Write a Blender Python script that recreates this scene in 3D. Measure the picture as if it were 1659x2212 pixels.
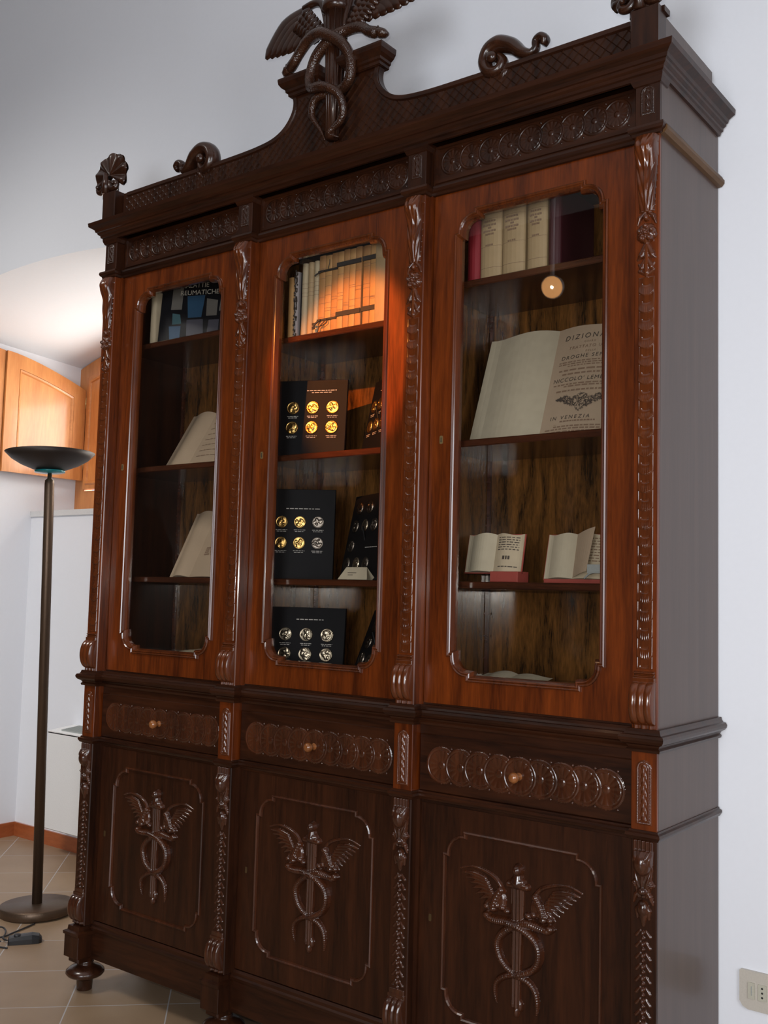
import bpy, math, random
import numpy as np
from mathutils import Vector, Matrix
from mathutils.geometry import tessellate_polygon
random.seed(4)
rng = np.random.RandomState(7)
SC = bpy.context.scene
COL = SC.collection
for o in list(bpy.data.objects): bpy.data.objects.remove(o)

# ------------------------------------------------------------------ camera
CAM = Vector((3.6025, -2.6738, 1.635))
YAW, PITCH, ROLL, FPX = .6542, .081, .0261, 2208.2
fw = Vector((-math.sin(YAW)*math.cos(PITCH), math.cos(YAW)*math.cos(PITCH), math.sin(PITCH)))
rt = fw.cross(Vector((0, 0, 1))).normalized(); up = rt.cross(fw)
R_ = math.cos(ROLL)*rt + math.sin(ROLL)*up
U_ = -math.sin(ROLL)*rt + math.cos(ROLL)*up
cd = bpy.data.cameras.new('camera'); cam = bpy.data.objects.new('camera', cd); COL.objects.link(cam)
m3 = Matrix((R_, U_, -fw)).transposed()
cam.matrix_world = Matrix.Translation(CAM) @ m3.to_4x4()
cd.sensor_fit = 'VERTICAL'; cd.sensor_height = 24.0; cd.lens = 24.0*FPX/2212
cd.clip_start = .05
SC.camera = cam

# ------------------------------------------------------------------ world, lights, exposure
W = bpy.data.worlds.new('sky'); SC.world = W; W.use_nodes = True
W.node_tree.nodes['Background'].inputs[0].default_value = (.85, .92, 1, 1)
W.node_tree.nodes['Background'].inputs[1].default_value = 1.0
SC.view_settings.view_transform = 'Standard'; SC.view_settings.look = 'None'
SC.view_settings.exposure = 0.0; SC.view_settings.gamma = 1.0

def area(name, loc, target, sx, sy, power, col):
    l = bpy.data.lights.new(name, 'AREA'); l.shape = 'RECTANGLE'; l.size = sx; l.size_y = sy
    l.energy = power; l.color = col
    o = bpy.data.objects.new(name, l); COL.objects.link(o); o.location = loc
    d = Vector(target)-Vector(loc); o.rotation_euler = d.to_track_quat('-Z', 'Y').to_euler()
    return o
COOL = (.91, .945, 1.0)
area('daylight_right_window', (5.45, -2.2, 2.2), (2.4, -1.6, 1.6), 1.6, 2.2, 61, COOL)
area('daylight_front_door', (3.4, -5.4, 2.0), (-1.4, .5, 1.3), 1.6, 2.4, 140, COOL)
area('added_overhead_fill', (-1.0, -2.6, 5.3), (-1.7, 1.0, .5), 1.5, 1.5, 44, (1, .965, .91)).data.spread = math.radians(75)  # added overhead fill that brightens the niche parapet and floor, not a known fixture
area('daylight_niche_window', (-1.3, 1.9, 2.65), (-1.5, .9, 3.05), 1.9, .9, 72, (1, .97, .90))
# flash of the camera that took the picture
fl = bpy.data.lights.new('camera_flash', 'AREA'); fl.shape = 'RECTANGLE'; fl.size = .05; fl.size_y = .03; fl.energy = 24; fl.color = (1, .96, .9)
flo = bpy.data.objects.new('camera_flash', fl); COL.objects.link(flo)
flo.matrix_world = Matrix.Translation(CAM + U_*.08 - R_*.03 + fw*.02) @ m3.to_4x4()

# ------------------------------------------------------------------ materials
def nm(name):
    m = bpy.data.materials.new(name); m.use_nodes = True
    nt = m.node_tree; return m, nt, nt.nodes['Principled BSDF']
def plain(name, col, rough=.5, metal=0, spec=.5, bump=0, bscale=200, coat=0, var=.1):
    m, nt, b = nm(name)
    b.inputs['Base Color'].default_value = (*col, 1); b.inputs['Roughness'].default_value = rough
    b.inputs['Metallic'].default_value = metal; b.inputs['Specular IOR Level'].default_value = spec
    b.inputs['Coat Weight'].default_value = coat; b.inputs['Coat Roughness'].default_value = .1
    tc = nt.nodes.new('ShaderNodeTexCoord'); n = nt.nodes.new('ShaderNodeTexNoise'); n.inputs['Scale'].default_value = bscale
    nt.links.new(tc.outputs['Object'], n.inputs['Vector'])
    mr = nt.nodes.new('ShaderNodeMapRange'); mr.inputs['To Min'].default_value = 1-var; mr.inputs['To Max'].default_value = 1+var
    nt.links.new(n.outputs['Fac'], mr.inputs['Value'])
    mx = nt.nodes.new('ShaderNodeVectorMath'); mx.operation = 'SCALE'; mx.inputs[0].default_value = col
    nt.links.new(mr.outputs[0], mx.inputs['Scale']); nt.links.new(mx.outputs[0], b.inputs['Base Color'])
    if bump:
        bp = nt.nodes.new('ShaderNodeBump'); bp.inputs['Strength'].default_value = bump; bp.inputs['Distance'].default_value = .002
        nt.links.new(n.outputs['Fac'], bp.inputs['Height']); nt.links.new(bp.outputs[0], b.inputs['Normal'])
    return m
def wood(name, c1, c2, rough=.3, scale=(18, 18, 1.6), bump=.15, coat=.4, spec=.5):
    m, nt, b = nm(name)
    tc = nt.nodes.new('ShaderNodeTexCoord'); mp = nt.nodes.new('ShaderNodeMapping'); mp.inputs['Scale'].default_value = scale
    nt.links.new(tc.outputs['Object'], mp.inputs['Vector'])
    n = nt.nodes.new('ShaderNodeTexNoise'); n.inputs['Scale'].default_value = 1.0; n.inputs['Detail'].default_value = 6
    n.inputs['Roughness'].default_value = .65; n.inputs['Distortion'].default_value = .6
    nt.links.new(mp.outputs[0], n.inputs['Vector'])
    n2 = nt.nodes.new('ShaderNodeTexNoise'); n2.inputs['Scale'].default_value = 9; n2.inputs['Detail'].default_value = 3
    nt.links.new(mp.outputs[0], n2.inputs['Vector'])
    ad = nt.nodes.new('ShaderNodeMath'); ad.operation = 'MULTIPLY_ADD'; ad.inputs[1].default_value = .35
    nt.links.new(n2.outputs['Fac'], ad.inputs[0]); nt.links.new(n.outputs['Fac'], ad.inputs[2])
    cr = nt.nodes.new('ShaderNodeValToRGB'); cr.color_ramp.elements[0].position = .48; cr.color_ramp.elements[1].position = .88
    cr.color_ramp.elements[0].color = (*c1, 1); cr.color_ramp.elements[1].color = (*c2, 1)
    nt.links.new(ad.outputs[0], cr.inputs[0]); nt.links.new(cr.outputs[0], b.inputs['Base Color'])
    b.inputs['Roughness'].default_value = rough; b.inputs['Coat Weight'].default_value = coat; b.inputs['Coat Roughness'].default_value = .12
    b.inputs['Specular IOR Level'].default_value = spec
    bp = nt.nodes.new('ShaderNodeBump'); bp.inputs['Strength'].default_value = bump; bp.inputs['Distance'].default_value = .001
    nt.links.new(ad.outputs[0], bp.inputs['Height']); nt.links.new(bp.outputs[0], b.inputs['Normal'])
    return m
DARK1, DARK2 = (.011, .0034, .0015), (.040, .0115, .0040)
RED1, RED2 = (.043, .0082, .0018), (.158, .031, .0042)
M = {}
M['dark'] = wood('dark_walnut', DARK1, DARK2, .36, coat=.12, spec=.25)
M['darkh'] = wood('dark_walnut_horizontal', DARK1, DARK2, .36, (1.6, 18, 18), coat=.12, spec=.25)
M['carve'] = wood('carved_walnut', (.016, .0055, .0028), (.044, .0142, .006), .26, bump=.05, coat=.35, spec=.4)
M['red'] = wood('red_mahogany', RED1, RED2, .28, coat=.3, spec=.35)
M['redh'] = wood('red_mahogany_horizontal', RED1, RED2, .26, (1.6, 18, 18), coat=.6)
M['redcarve'] = wood('carved_mahogany', (.04, .0095, .003), (.12, .028, .006), .2, bump=.05, coat=.5, spec=.4)
M['lowcarve'] = wood('carved_lower_mahogany', (.024, .0075, .0035), (.07, .020, .0075), .2, bump=.05, coat=.5, spec=.4)
M['frieze'] = wood('frieze_walnut', DARK1, DARK2, .36, bump=.05, coat=.15, spec=.3)
M['lattice'] = wood('polished_lattice_walnut', (.022, .008, .004), (.055, .019, .008), .18, bump=.02, coat=.8, spec=.6)
M['side'] = wood('daylit_side_walnut', (.046, .025, .018), (.075, .042, .031), .42, (9, 9, .5), coat=.2, spec=.4)  # grey daylight sheen of the white room put into the right side's colour
M['sidetrim'] = wood('side_moulding_wood', (.07, .034, .014), (.12, .06, .024), .45, (14, 3, 14), coat=0, spec=.2)
M['inside'] = wood('interior_veneer', (.014, .008, .004), (.21, .088, .022), .16, (26, 26, 3.6), bump=.5, coat=.8)
M['shelf'] = wood('shelf_wood', (.03, .010, .005), (.075, .022, .009), .22, (1.6, 18, 18))
def snake_mat():
    m = wood('carved_snake_skin', (.018, .0065, .0035), (.05, .017, .007), .22, coat=.4, spec=.4); nt = m.node_tree
    b = nt.nodes['Principled BSDF']; v = nt.nodes.new('ShaderNodeTexVoronoi'); v.inputs['Scale'].default_value = 190
    tc = nt.nodes.new('ShaderNodeTexCoord'); nt.links.new(tc.outputs['Object'], v.inputs['Vector'])
    bp = nt.nodes.new('ShaderNodeBump'); bp.inputs['Strength'].default_value = .7; bp.inputs['Distance'].default_value = .002; bp.invert = True
    nt.links.new(v.outputs['Distance'], bp.inputs['Height']); nt.links.new(bp.outputs[0], b.inputs['Normal']); nt.links.new(bp.outputs[0], b.inputs['Coat Normal'])
    return m
M['snake'] = snake_mat()
M['knob'] = wood('knob_wood', (.14, .045, .012), (.28, .10, .03), .2)
M['orange'] = wood('larch_shutter_wood', (.50, .17, .045), (.68, .285, .085), .4, (9, 9, 1.2), bump=.06)
M['orangeh'] = wood('larch_rail_wood', (.50, .17, .045), (.66, .27, .08), .4, (9, 1.2, 9), bump=.06)
M['skirt'] = wood('terracotta_skirting', (.27, .065, .018), (.40, .11, .035), .35, (4, 4, 18), bump=.05)
M['wall'] = plain('white_plaster', (.77, .785, .83), .9, spec=.2, bump=.05, bscale=60, var=.012)
M['dim_walls'] = wood('added_dark_walls', (.02, .012, .008), (.06, .035, .02), .5, (6, 6, .8), coat=0)  # invented panelling: unseen walls coloured dark to keep door-glass reflections dim
M['ceil'] = plain('ceiling_plaster', (.8, .8, .8), .9, spec=.2)
M['bronze'] = plain('antique_bronze', (.11, .072, .048), .40, .7, bump=.25, bscale=120)
M['bowl'] = plain('dark_bronze_bowl', (.035, .026, .022), .5, .5)
M['teal'] = plain('teal_glass', (.01, .20, .22), .15, coat=.5)
M['black'] = plain('black_plastic', (.012, .012, .014), .35)
M['rubber'] = plain('black_rubber_cable', (.015, .015, .018), .45)
M['brass'] = plain('brass', (.62, .45, .20), .35, .9)
M['dull_brass'] = plain('darker_brass', (.10, .06, .025), .5, .6)  # darker, rougher brass for the lower keyhole plates
M['white_metal'] = plain('white_enamel', (.78, .78, .78), .5)
M['grille'] = plain('grey_grille', (.30, .32, .31), .5)
M['stone'] = plain('pale_stone_sill', (.62, .62, .62), .5)
M['plate'] = plain('beige_plastic', (.50, .46, .40), .45)
M['plate2'] = plain('beige_plastic_insert', (.46, .44, .36), .4)
M['hole'] = plain('socket_hole', (.01, .01, .01), .6)
M['paper'] = plain('aged_paper', (.46, .38, .26), .8, bscale=30)
M['paper2'] = plain('foxed_paper', (.40, .30, .205), .85, bscale=14)
M['white_paper'] = plain('white_paper', (.43, .375, .27), .8, bscale=30)
M['cream'] = plain('cream_vellum', (.38, .275, .15), .6, bscale=25, bump=.2)
M['cream2'] = plain('pale_vellum', (.45, .37, .24), .6, bscale=25, bump=.2)
M['tan'] = plain('tan_leather', (.46, .26, .10), .6, bscale=35, bump=.4)
M['tan2'] = plain('worn_tan_leather', (.38, .20, .075), .65, bscale=45, bump=.4)
M['redbook'] = plain('red_cloth', (.24, .012, .02), .6, bscale=300)
M['maroon'] = plain('maroon_leather', (.05, .008, .012), .5)
M['redbox'] = plain('faded_red_cover', (.30, .05, .035), .7)
M['ink'] = plain('faded_ink', (.06, .045, .035), .8)
M['ink2'] = plain('brown_ink', (.22, .14, .09), .8)
M['ribbon'] = plain('black_ribbon', (.03, .024, .02), .7)
M['navy'] = plain('dark_blue_card', (.0055, .0055, .007), .6, spec=.15)
M['blackcard'] = plain('black_card', (.006, .006, .007), .5, spec=.2)
M['cover'] = plain('black_dust_jacket', (.008, .009, .012), .22)
M['photo_a'] = plain('blue_print', (.03, .08, .15), .3, bscale=60)
M['photo_b'] = plain('grey_print', (.15, .14, .125), .3, bscale=60)
M['photo_c'] = plain('teal_print', (.06, .13, .15), .3, bscale=60)
M['photo_d'] = plain('violet_grey_print', (.07, .07, .09), .3, bscale=60)
M['gold'] = plain('gold_medal', (.62, .39, .13), .3, 1)
M['silver'] = plain('silver_medal', (.45, .38, .28), .3, 1)
M['pewter'] = plain('dull_medal', (.22, .19, .16), .35, 1)
M['caption'] = plain('caption_print', (.55, .52, .48), .8)
M['lettering'] = plain('cream_lettering', (.62, .58, .50), .6)
M['pattern'] = plain('marbled_pattern', (.3, .27, .27), .6)

def tiles():
    m, nt, b = nm('diagonal_floor_tiles'); L = nt.links
    g = nt.nodes.new('ShaderNodeTexCoord'); s = nt.nodes.new('ShaderNodeSeparateXYZ'); L.new(g.outputs['Object'], s.inputs[0])
    def mt(op, a, b_=None, c=None):
        n = nt.nodes.new('ShaderNodeMath'); n.operation = op
        for i, v in enumerate((a, b_, c)):
            if v is None: continue
            if isinstance(v, (int, float)): n.inputs[i].default_value = v
            else: L.new(v, n.inputs[i])
        return n.outputs[0]
    T = .549
    u = mt('DIVIDE', mt('SUBTRACT', mt('SUBTRACT', s.outputs[0], s.outputs[1]), .25), T)
    v = mt('DIVIDE', mt('SUBTRACT', mt('ADD', s.outputs[0], s.outputs[1]), .03), T)
    def edge(x): return mt('ABSOLUTE', mt('SUBTRACT', mt('FRACT', mt('ADD', x, .5)), .5))
    e = mt('MINIMUM', edge(u), edge(v))
    gr = mt('LESS_THAN', e, .0062)
    cell = mt('ADD', mt('FLOOR', u), mt('MULTIPLY', mt('FLOOR', v), 7.31))
    wn = nt.nodes.new('ShaderNodeTexWhiteNoise'); wn.noise_dimensions = '1D'; L.new(cell, wn.inputs['W'])
    n = nt.nodes.new('ShaderNodeTexNoise'); n.inputs['Scale'].default_value = 5; n.inputs['Detail'].default_value = 5; L.new(g.outputs['Object'], n.inputs['Vector'])
    f = mt('ADD', mt('MULTIPLY', wn.outputs[0], .35), mt('MULTIPLY', n.outputs['Fac'], .65))
    cr = nt.nodes.new('ShaderNodeValToRGB'); cr.color_ramp.elements[0].position = .2; cr.color_ramp.elements[1].position = .8
    cr.color_ramp.elements[0].color = (.25, .165, .10, 1); cr.color_ramp.elements[1].color = (.33, .225, .14, 1); L.new(f, cr.inputs[0])
    mx = nt.nodes.new('ShaderNodeMix'); mx.data_type = 'RGBA'; L.new(gr, mx.inputs[0]); L.new(cr.outputs[0], mx.inputs[6]); mx.inputs[7].default_value = (.42, .40, .40, 1)
    L.new(mx.outputs[2], b.inputs['Base Color'])
    b.inputs['Roughness'].default_value = .42
    bp = nt.nodes.new('ShaderNodeBump'); bp.inputs['Strength'].default_value = .3; bp.inputs['Distance'].default_value = .002; bp.invert = True
    L.new(gr, bp.inputs['Height']); L.new(bp.outputs[0], b.inputs['Normal'])
    return m
M['tiles'] = tiles()
def glass():
    m = bpy.data.materials.new('window_glass'); m.use_nodes = True; nt = m.node_tree; nt.nodes.clear()
    o = nt.nodes.new('ShaderNodeOutputMaterial'); t = nt.nodes.new('ShaderNodeBsdfTransparent'); g = nt.nodes.new('ShaderNodeBsdfGlossy')
    g.inputs['Roughness'].default_value = .015; t.inputs['Color'].default_value = (.94, .935, .925, 1)
    ge = nt.nodes.new('ShaderNodeNewGeometry'); dt = nt.nodes.new('ShaderNodeVectorMath'); dt.operation = 'DOT_PRODUCT'
    nt.links.new(ge.outputs['Incoming'], dt.inputs[0]); nt.links.new(ge.outputs['Normal'], dt.inputs[1])
    ab = nt.nodes.new('ShaderNodeMath'); ab.operation = 'ABSOLUTE'; nt.links.new(dt.outputs['Value'], ab.inputs[0])
    om = nt.nodes.new('ShaderNodeMath'); om.operation = 'SUBTRACT'; om.inputs[0].default_value = 1; nt.links.new(ab.outputs[0], om.inputs[1])
    pw = nt.nodes.new('ShaderNodeMath'); pw.operation = 'POWER'; pw.inputs[1].default_value = 5; nt.links.new(om.outputs[0], pw.inputs[0])
    fr = nt.nodes.new('ShaderNodeMath'); fr.operation = 'MULTIPLY_ADD'; fr.inputs[1].default_value = .96; fr.inputs[2].default_value = .035; nt.links.new(pw.outputs[0], fr.inputs[0])
    n = nt.nodes.new('ShaderNodeTexNoise'); n.inputs['Scale'].default_value = 3
    bp = nt.nodes.new('ShaderNodeBump'); bp.inputs['Strength'].default_value = .02; nt.links.new(n.outputs['Fac'], bp.inputs['Height'])
    nt.links.new(bp.outputs[0], g.inputs['Normal'])
    mx = nt.nodes.new('ShaderNodeMixShader'); nt.links.new(fr.outputs[0], mx.inputs[0]); nt.links.new(t.outputs[0], mx.inputs[1]); nt.links.new(g.outputs[0], mx.inputs[2])
    nt.links.new(mx.outputs[0], o.inputs[0]); return m
M['glass'] = glass()
def emit(name, col, s):
    m = bpy.data.materials.new(name); m.use_nodes = True; b = m.node_tree.nodes['Principled BSDF']
    b.inputs['Base Color'].default_value = (*col, 1); b.inputs['Emission Color'].default_value = (*col, 1); b.inputs['Emission Strength'].default_value = s; return m
M['bulb'] = emit('lit_bulb', (1, .80, .50), 250)
M['reflector'] = emit('lit_reflector', (1, .48, .18), 8)

# ------------------------------------------------------------------ object helpers
def tag(o, label=None, cat=None, group=None, kind=None):
    if label: o['label'] = label
    if cat: o['category'] = cat
    if group: o['group'] = group
    if kind: o['kind'] = kind
    return o
def par(o, p):
    if p is not None:
        o.parent = p; o.matrix_parent_inverse = wm(p).inverted()
    return o
def wm(o):
    m = o.matrix_basis.copy()
    if o.parent: m = wm(o.parent) @ o.matrix_parent_inverse @ m
    return m
def link(name, me, mat, parent=None, loc=None, smooth=False):
    if mat is not None and not me.materials: me.materials.append(mat)
    o = bpy.data.objects.new(name, me); COL.objects.link(o)
    if loc: o.location = loc
    if smooth: me.polygons.foreach_set('use_smooth', [True]*len(me.polygons))
    return par(o, parent)
def thing(name, label, cat, loc, group=None, rot=None):
    o = bpy.data.objects.new(name, None); COL.objects.link(o); o.location = loc; o.empty_display_size = .1
    if rot: o.rotation_euler = rot
    return tag(o, label, cat, group)
class MB:
    def __init__(s): s.v = []; s.f = []; s.sm = []
    def add(s, v, f, sm=False):
        n = len(s.v); s.v += [tuple(p) for p in v]; s.f += [tuple(i+n for i in q) for q in f]; s.sm += [sm]*len(f); return s
    def box(s, x0, x1, y0, y1, z0, z1):
        v = [(x, y, z) for x in (x0, x1) for y in (y0, y1) for z in (z0, z1)]
        return s.add(v, [(0, 1, 3, 2), (4, 6, 7, 5), (0, 4, 5, 1), (2, 3, 7, 6), (0, 2, 6, 4), (1, 5, 7, 3)])
    def bbox(s, x0, x1, y0, y1, z0, z1, b=.002):
        # box with bevelled front (toward -y) edges
        lo = [(x0, y1, z0), (x1, y1, z0), (x1, y1, z1), (x0, y1, z1)]
        mi = [(x0, y0+b, z0), (x1, y0+b, z0), (x1, y0+b, z1), (x0, y0+b, z1)]
        fr = [(x0+b, y0, z0+b), (x1-b, y0, z0+b), (x1-b, y0, z1-b), (x0+b, y0, z1-b)]
        f = [(3, 2, 1, 0), (8, 9, 10, 11)]
        for k in (0, 4):
            for i in range(4): j = (i+1) % 4; f.append((k+i, k+j, k+4+j, k+4+i))
        return s.add(lo+mi+fr, f)
    def tube(s, pts, rad, n=10, flat=1.0, cap=True, axis=None):
        pts = [Vector(p) for p in pts]; N = len(pts)
        if not hasattr(rad, '__len__'): rad = [rad]*N
        v = []; prev = None
        for i, p in enumerate(pts):
            t = (pts[min(i+1, N-1)]-pts[max(i-1, 0)]).normalized()
            if axis is not None: a = Vector(axis)
            elif prev is None: a = Vector((0, 0, 1)) if abs(t.z) < .9 else Vector((0, 1, 0))
            else: a = prev
            u = (a - t*a.dot(t)).normalized(); w = t.cross(u); prev = u
            for k in range(n):
                an = 2*math.pi*k/n
                v.append(p + u*(math.cos(an)*rad[i]*flat) + w*(math.sin(an)*rad[i]))
        f = []
        for i in range(N-1):
            for k in range(n):
                l = (k+1) % n; f.append((i*n+k, i*n+l, (i+1)*n+l, (i+1)*n+k))
        if cap: f += [tuple(reversed(range(n))), tuple(range((N-1)*n, N*n))]
        return s.add(v, f, True)
    def lathe(s, prof, c=(0, 0, 0), n=32, ax='z'):
        v = []; f = []
        for r, h in prof:
            for k in range(n):
                a = 2*math.pi*k/n; x, y = r*math.cos(a), r*math.sin(a)
                p = (x, y, h) if ax == 'z' else (x, -h, y)
                v.append((p[0]+c[0], p[1]+c[1], p[2]+c[2]))
        for i in range(len(prof)-1):
            for k in range(n):
                l = (k+1) % n
                q = (i*n+k, i*n+l, (i+1)*n+l, (i+1)*n+k)
                f.append(q)
        if prof[0][0] > 1e-6: f.append(tuple(reversed(range(n))))
        if prof[-1][0] > 1e-6: f.append(tuple(range((len(prof)-1)*n, len(prof)*n)))
        return s.add(v, f, True)
    def poly(s, outer, holes, y0, y1):
        """plate in the xz plane with holes, from y0 (front) to y1"""
        loops = [outer]+list(holes)
        allp = [p for l in loops for p in l]
        tri = tessellate_polygon([[Vector((a, b, 0)) for a, b in l] for l in loops])
        n = len(allp)
        v = [(a, y0, b) for a, b in allp]+[(a, y1, b) for a, b in allp]
        f = [tuple(t) for t in tri]+[tuple(i+n for i in reversed(t)) for t in tri]
        k = 0
        for l in loops:
            m = len(l)
            for i in range(m): j = (i+1) % m; f.append((k+i, k+j, n+k+j, n+k+i))
            k += m
        return s.add(v, f)
    def sweep(s, path, prof, closed=False, plane='xy', smooth=False):
        """path: 2D points; prof: (offset outward, height). plane xy -> height is z; xz -> offset in xz, height toward -y"""
        P = [Vector(p) for p in path]; N = len(P); v = []
        for i in range(N):
            if closed: a, b = P[i-1], P[(i+1) % N]
            else: a, b = (P[i-1] if i else None), (P[i+1] if i < N-1 else None)
            d1 = (P[i]-a).normalized() if a is not None else None; d2 = (b-P[i]).normalized() if b is not None else None
            if d1 is None: d1 = d2
            if d2 is None: d2 = d1
            n1 = Vector((d1.y, -d1.x)); n2 = Vector((d2.y, -d2.x)); m = (n1+n2)
            m = m/max(.25, m.dot(n1)) if m.length > 1e-6 else n1
            for o, h in prof:
                q = P[i]+m*o
                v.append((q.x, q.y, h) if plane == 'xy' else (q.x, h, q.y))
        K = len(prof); f = []
        for i in range(N if closed else N-1):
            j = (i+1) % N
            for k in range(K-1): f.append((i*K+k, j*K+k, j*K+k+1, i*K+k+1))
        if not closed: f += [tuple(reversed(range(K))), tuple((N-1)*K+k for k in range(K))]
        return s.add(v, f, smooth)
    def mesh(s, name):
        me = bpy.data.meshes.new(name); me.from_pydata(s.v, [], s.f); me.update()
        me.polygons.foreach_set('use_smooth', s.sm)
        return me
    def obj(s, name, mat, parent=None, loc=None, fix=True):
        me = s.mesh(name)
        if fix:
            import bmesh
            bm = bmesh.new(); bm.from_mesh(me); bmesh.ops.recalc_face_normals(bm, faces=bm.faces); bm.to_mesh(me); bm.free()
        return link(name, me, mat, parent, loc)
def relief_mesh(name, x0, x1, z0, z1, hf, step=.0014, drop=True, eps=1e-4, smooth=True):
    """carved relief: a fine grid displaced toward -y by hf(x,z); flat ground is dropped"""
    nx = max(3, int((x1-x0)/step)); nz = max(3, int((z1-z0)/step))
    xs = np.linspace(x0, x1, nx); zs = np.linspace(z0, z1, nz)
    xs = np.concatenate(([x0], xs, [x1])); zs = np.concatenate(([z0], zs, [z1])); nx += 2; nz += 2
    X, Z = np.meshgrid(xs, zs); H = np.maximum(hf(X, Z), 0)
    H[0, :] = 0; H[-1, :] = 0; H[:, 0] = 0; H[:, -1] = 0
    V = np.stack([X, -H, Z], -1).reshape(-1, 3)
    i = np.arange(nx*nz).reshape(nz, nx)
    q = np.stack([i[:-1, :-1], i[:-1, 1:], i[1:, 1:], i[1:, :-1]], -1).reshape(-1, 4)
    if drop:
        h = H.reshape(-1)[q].max(1); q = q[h > eps]
        used = np.unique(q); mp = -np.ones(nx*nz, int); mp[used] = np.arange(len(used)); V = V[used]; q = mp[q]
    me = bpy.data.meshes.new(name)
    me.vertices.add(len(V)); me.vertices.foreach_set('co', V.ravel().astype(np.float32))
    me.loops.add(q.size); me.loops.foreach_set('vertex_index', q.ravel().astype(np.int32))
    me.polygons.add(len(q)); me.polygons.foreach_set('loop_start', np.arange(0, q.size, 4, dtype=np.int32))
    me.polygons.foreach_set('loop_total', np.full(len(q), 4, np.int32))
    me.polygons.foreach_set('use_smooth', np.full(len(q), smooth))
    me.update(calc_edges=True); me.validate(); return me
def seg(X, Z, pts, rad, gain=1.0, scales=0, flatpow=.5):
    """height of a rounded strand along a polyline, radius interpolated"""
    H = np.zeros_like(X); pts = np.array(pts, float); n = len(pts)
    rad = np.interp(np.linspace(0, 1, n), np.linspace(0, 1, len(rad)), rad) if hasattr(rad, '__len__') else np.full(n, rad)
    L = 0
    for i in range(n-1):
        a, b = pts[i], pts[i+1]; d = b-a; l2 = d@d
        if l2 == 0: continue
        t = np.clip(((X-a[0])*d[0]+(Z-a[1])*d[1])/l2, 0, 1)
        dist2 = (X-a[0]-t*d[0])**2+(Z-a[1]-t*d[1])**2; r = rad[i]+(rad[i+1]-rad[i])*t
        h = gain*np.sqrt(np.maximum(r*r-dist2, 0))
        if scales: h = np.where(h > 0, h+.0007*np.sin((L+t*math.sqrt(l2))*scales), h)
        H = np.maximum(H, h); L += math.sqrt(l2)
    return H
def blob(X, Z, cx, cz, rx, rz, h): return h*np.sqrt(np.maximum(1-((X-cx)/rx)**2-((Z-cz)/rz)**2, 0))
def smooth_path(pts, n=8, closed=False):
    """Catmull-Rom"""
    P = [np.array(p, float) for p in pts]; out = []
    for i in range(len(P)-1):
        a = P[max(i-1, 0)]; b = P[i]; c = P[i+1]; d = P[min(i+2, len(P)-1)]
        for k in range(n):
            t = k/n; out.append(.5*((2*b)+(c-a)*t+(2*a-5*b+4*c-d)*t*t+(3*b-a-3*c+d)*t**3))
    out.append(P[-1]); return out
def text(name, body, size, mat, parent, mtx, shear=0, align='LEFT', ext=.0002, sx=1, sp=1):
    c = bpy.data.curves.new(name, 'FONT'); c.body = body; c.size = size; c.extrude = ext; c.shear = shear; c.align_x = align; c.space_character = sp
    o = bpy.data.objects.new(name+'_curve', c); COL.objects.link(o)
    dg = bpy.context.evaluated_depsgraph_get(); me = bpy.data.meshes.new_from_object(o.evaluated_get(dg)); me.name = name
    bpy.data.objects.remove(o); me.transform(mtx @ Matrix.Diagonal((sx, 1, 1, 1))); me.materials.clear()
    return link(name, me, mat, parent)

# ------------------------------------------------------------------ the room
def struct(o): o['kind'] = 'structure'; return o
NX0, NX1, NXC = -2.47, -.03, -1.25
def arcz(x, crown, sag, n=None): return crown - sag*((x-NXC)/1.22)**2
NXS = [NX0+(NX1-NX0)*i/32 for i in range(33)]
YB, YP, YW = .48, 1.34, 1.68
b = MB()
hole = [(NX0, 0.0)]+[(x, arcz(x, 3.398, .135)) for x in NXS]+[(NX1, 0.0)]
outer = [(-4.2, 0), *hole, (5.6, 0), (5.6, 5.4), (-4.2, 5.4)]
tri = tessellate_polygon([[Vector((a, c, 0)) for a, c in outer]])
b.add([(a, YB, c) for a, c in outer], [tuple(t) for t in tri])
struct(b.obj('wall_back', M['wall']))
b = MB()
front = [(x, YB, arcz(x, 3.398, .135)) for x in NXS]; back = [(x, YW+.12, arcz(x, 3.375, .205)) for x in NXS]
b.add(front+back, [(i, i+1, 33+i+1, 33+i) for i in range(32)], True)
struct(b.obj('ceiling_niche', M['wall']))
for nme, x, xx in (('wall_niche_left', NX0, NX0-.2), ('wall_niche_right', NX1, NX1+.2)):
    b = MB(); b.add([(x, YB, 0), (x, YW+.12, 0), (x, YW+.12, arcz(x, 3.375, .205)), (x, YB, arcz(x, 3.398, .135))], [(0, 1, 2, 3)])
    struct(b.obj(nme, M['wall']))
struct(MB().box(NX0, NX1, YP, YW+.12, 0, 2.097).obj('wall_parapet', M['wall']))
struct(MB().box(NX0, NX1, YP-.012, YW+.1, 2.097, 2.134).obj('trim_1', M['stone']))
struct(MB().box(-4.2, 5.6, -6.0, YP, -.05, 0).obj('floor', M['tiles']))
struct(MB().box(-4.2, 5.6, -6.0, YB, 5.4, 5.45).obj('ceiling', M['ceil']))
struct(MB().box(-4.25, -4.2, -6.0, YB, 0, 5.4).obj('wall_left', M['dim_walls']))
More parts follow.
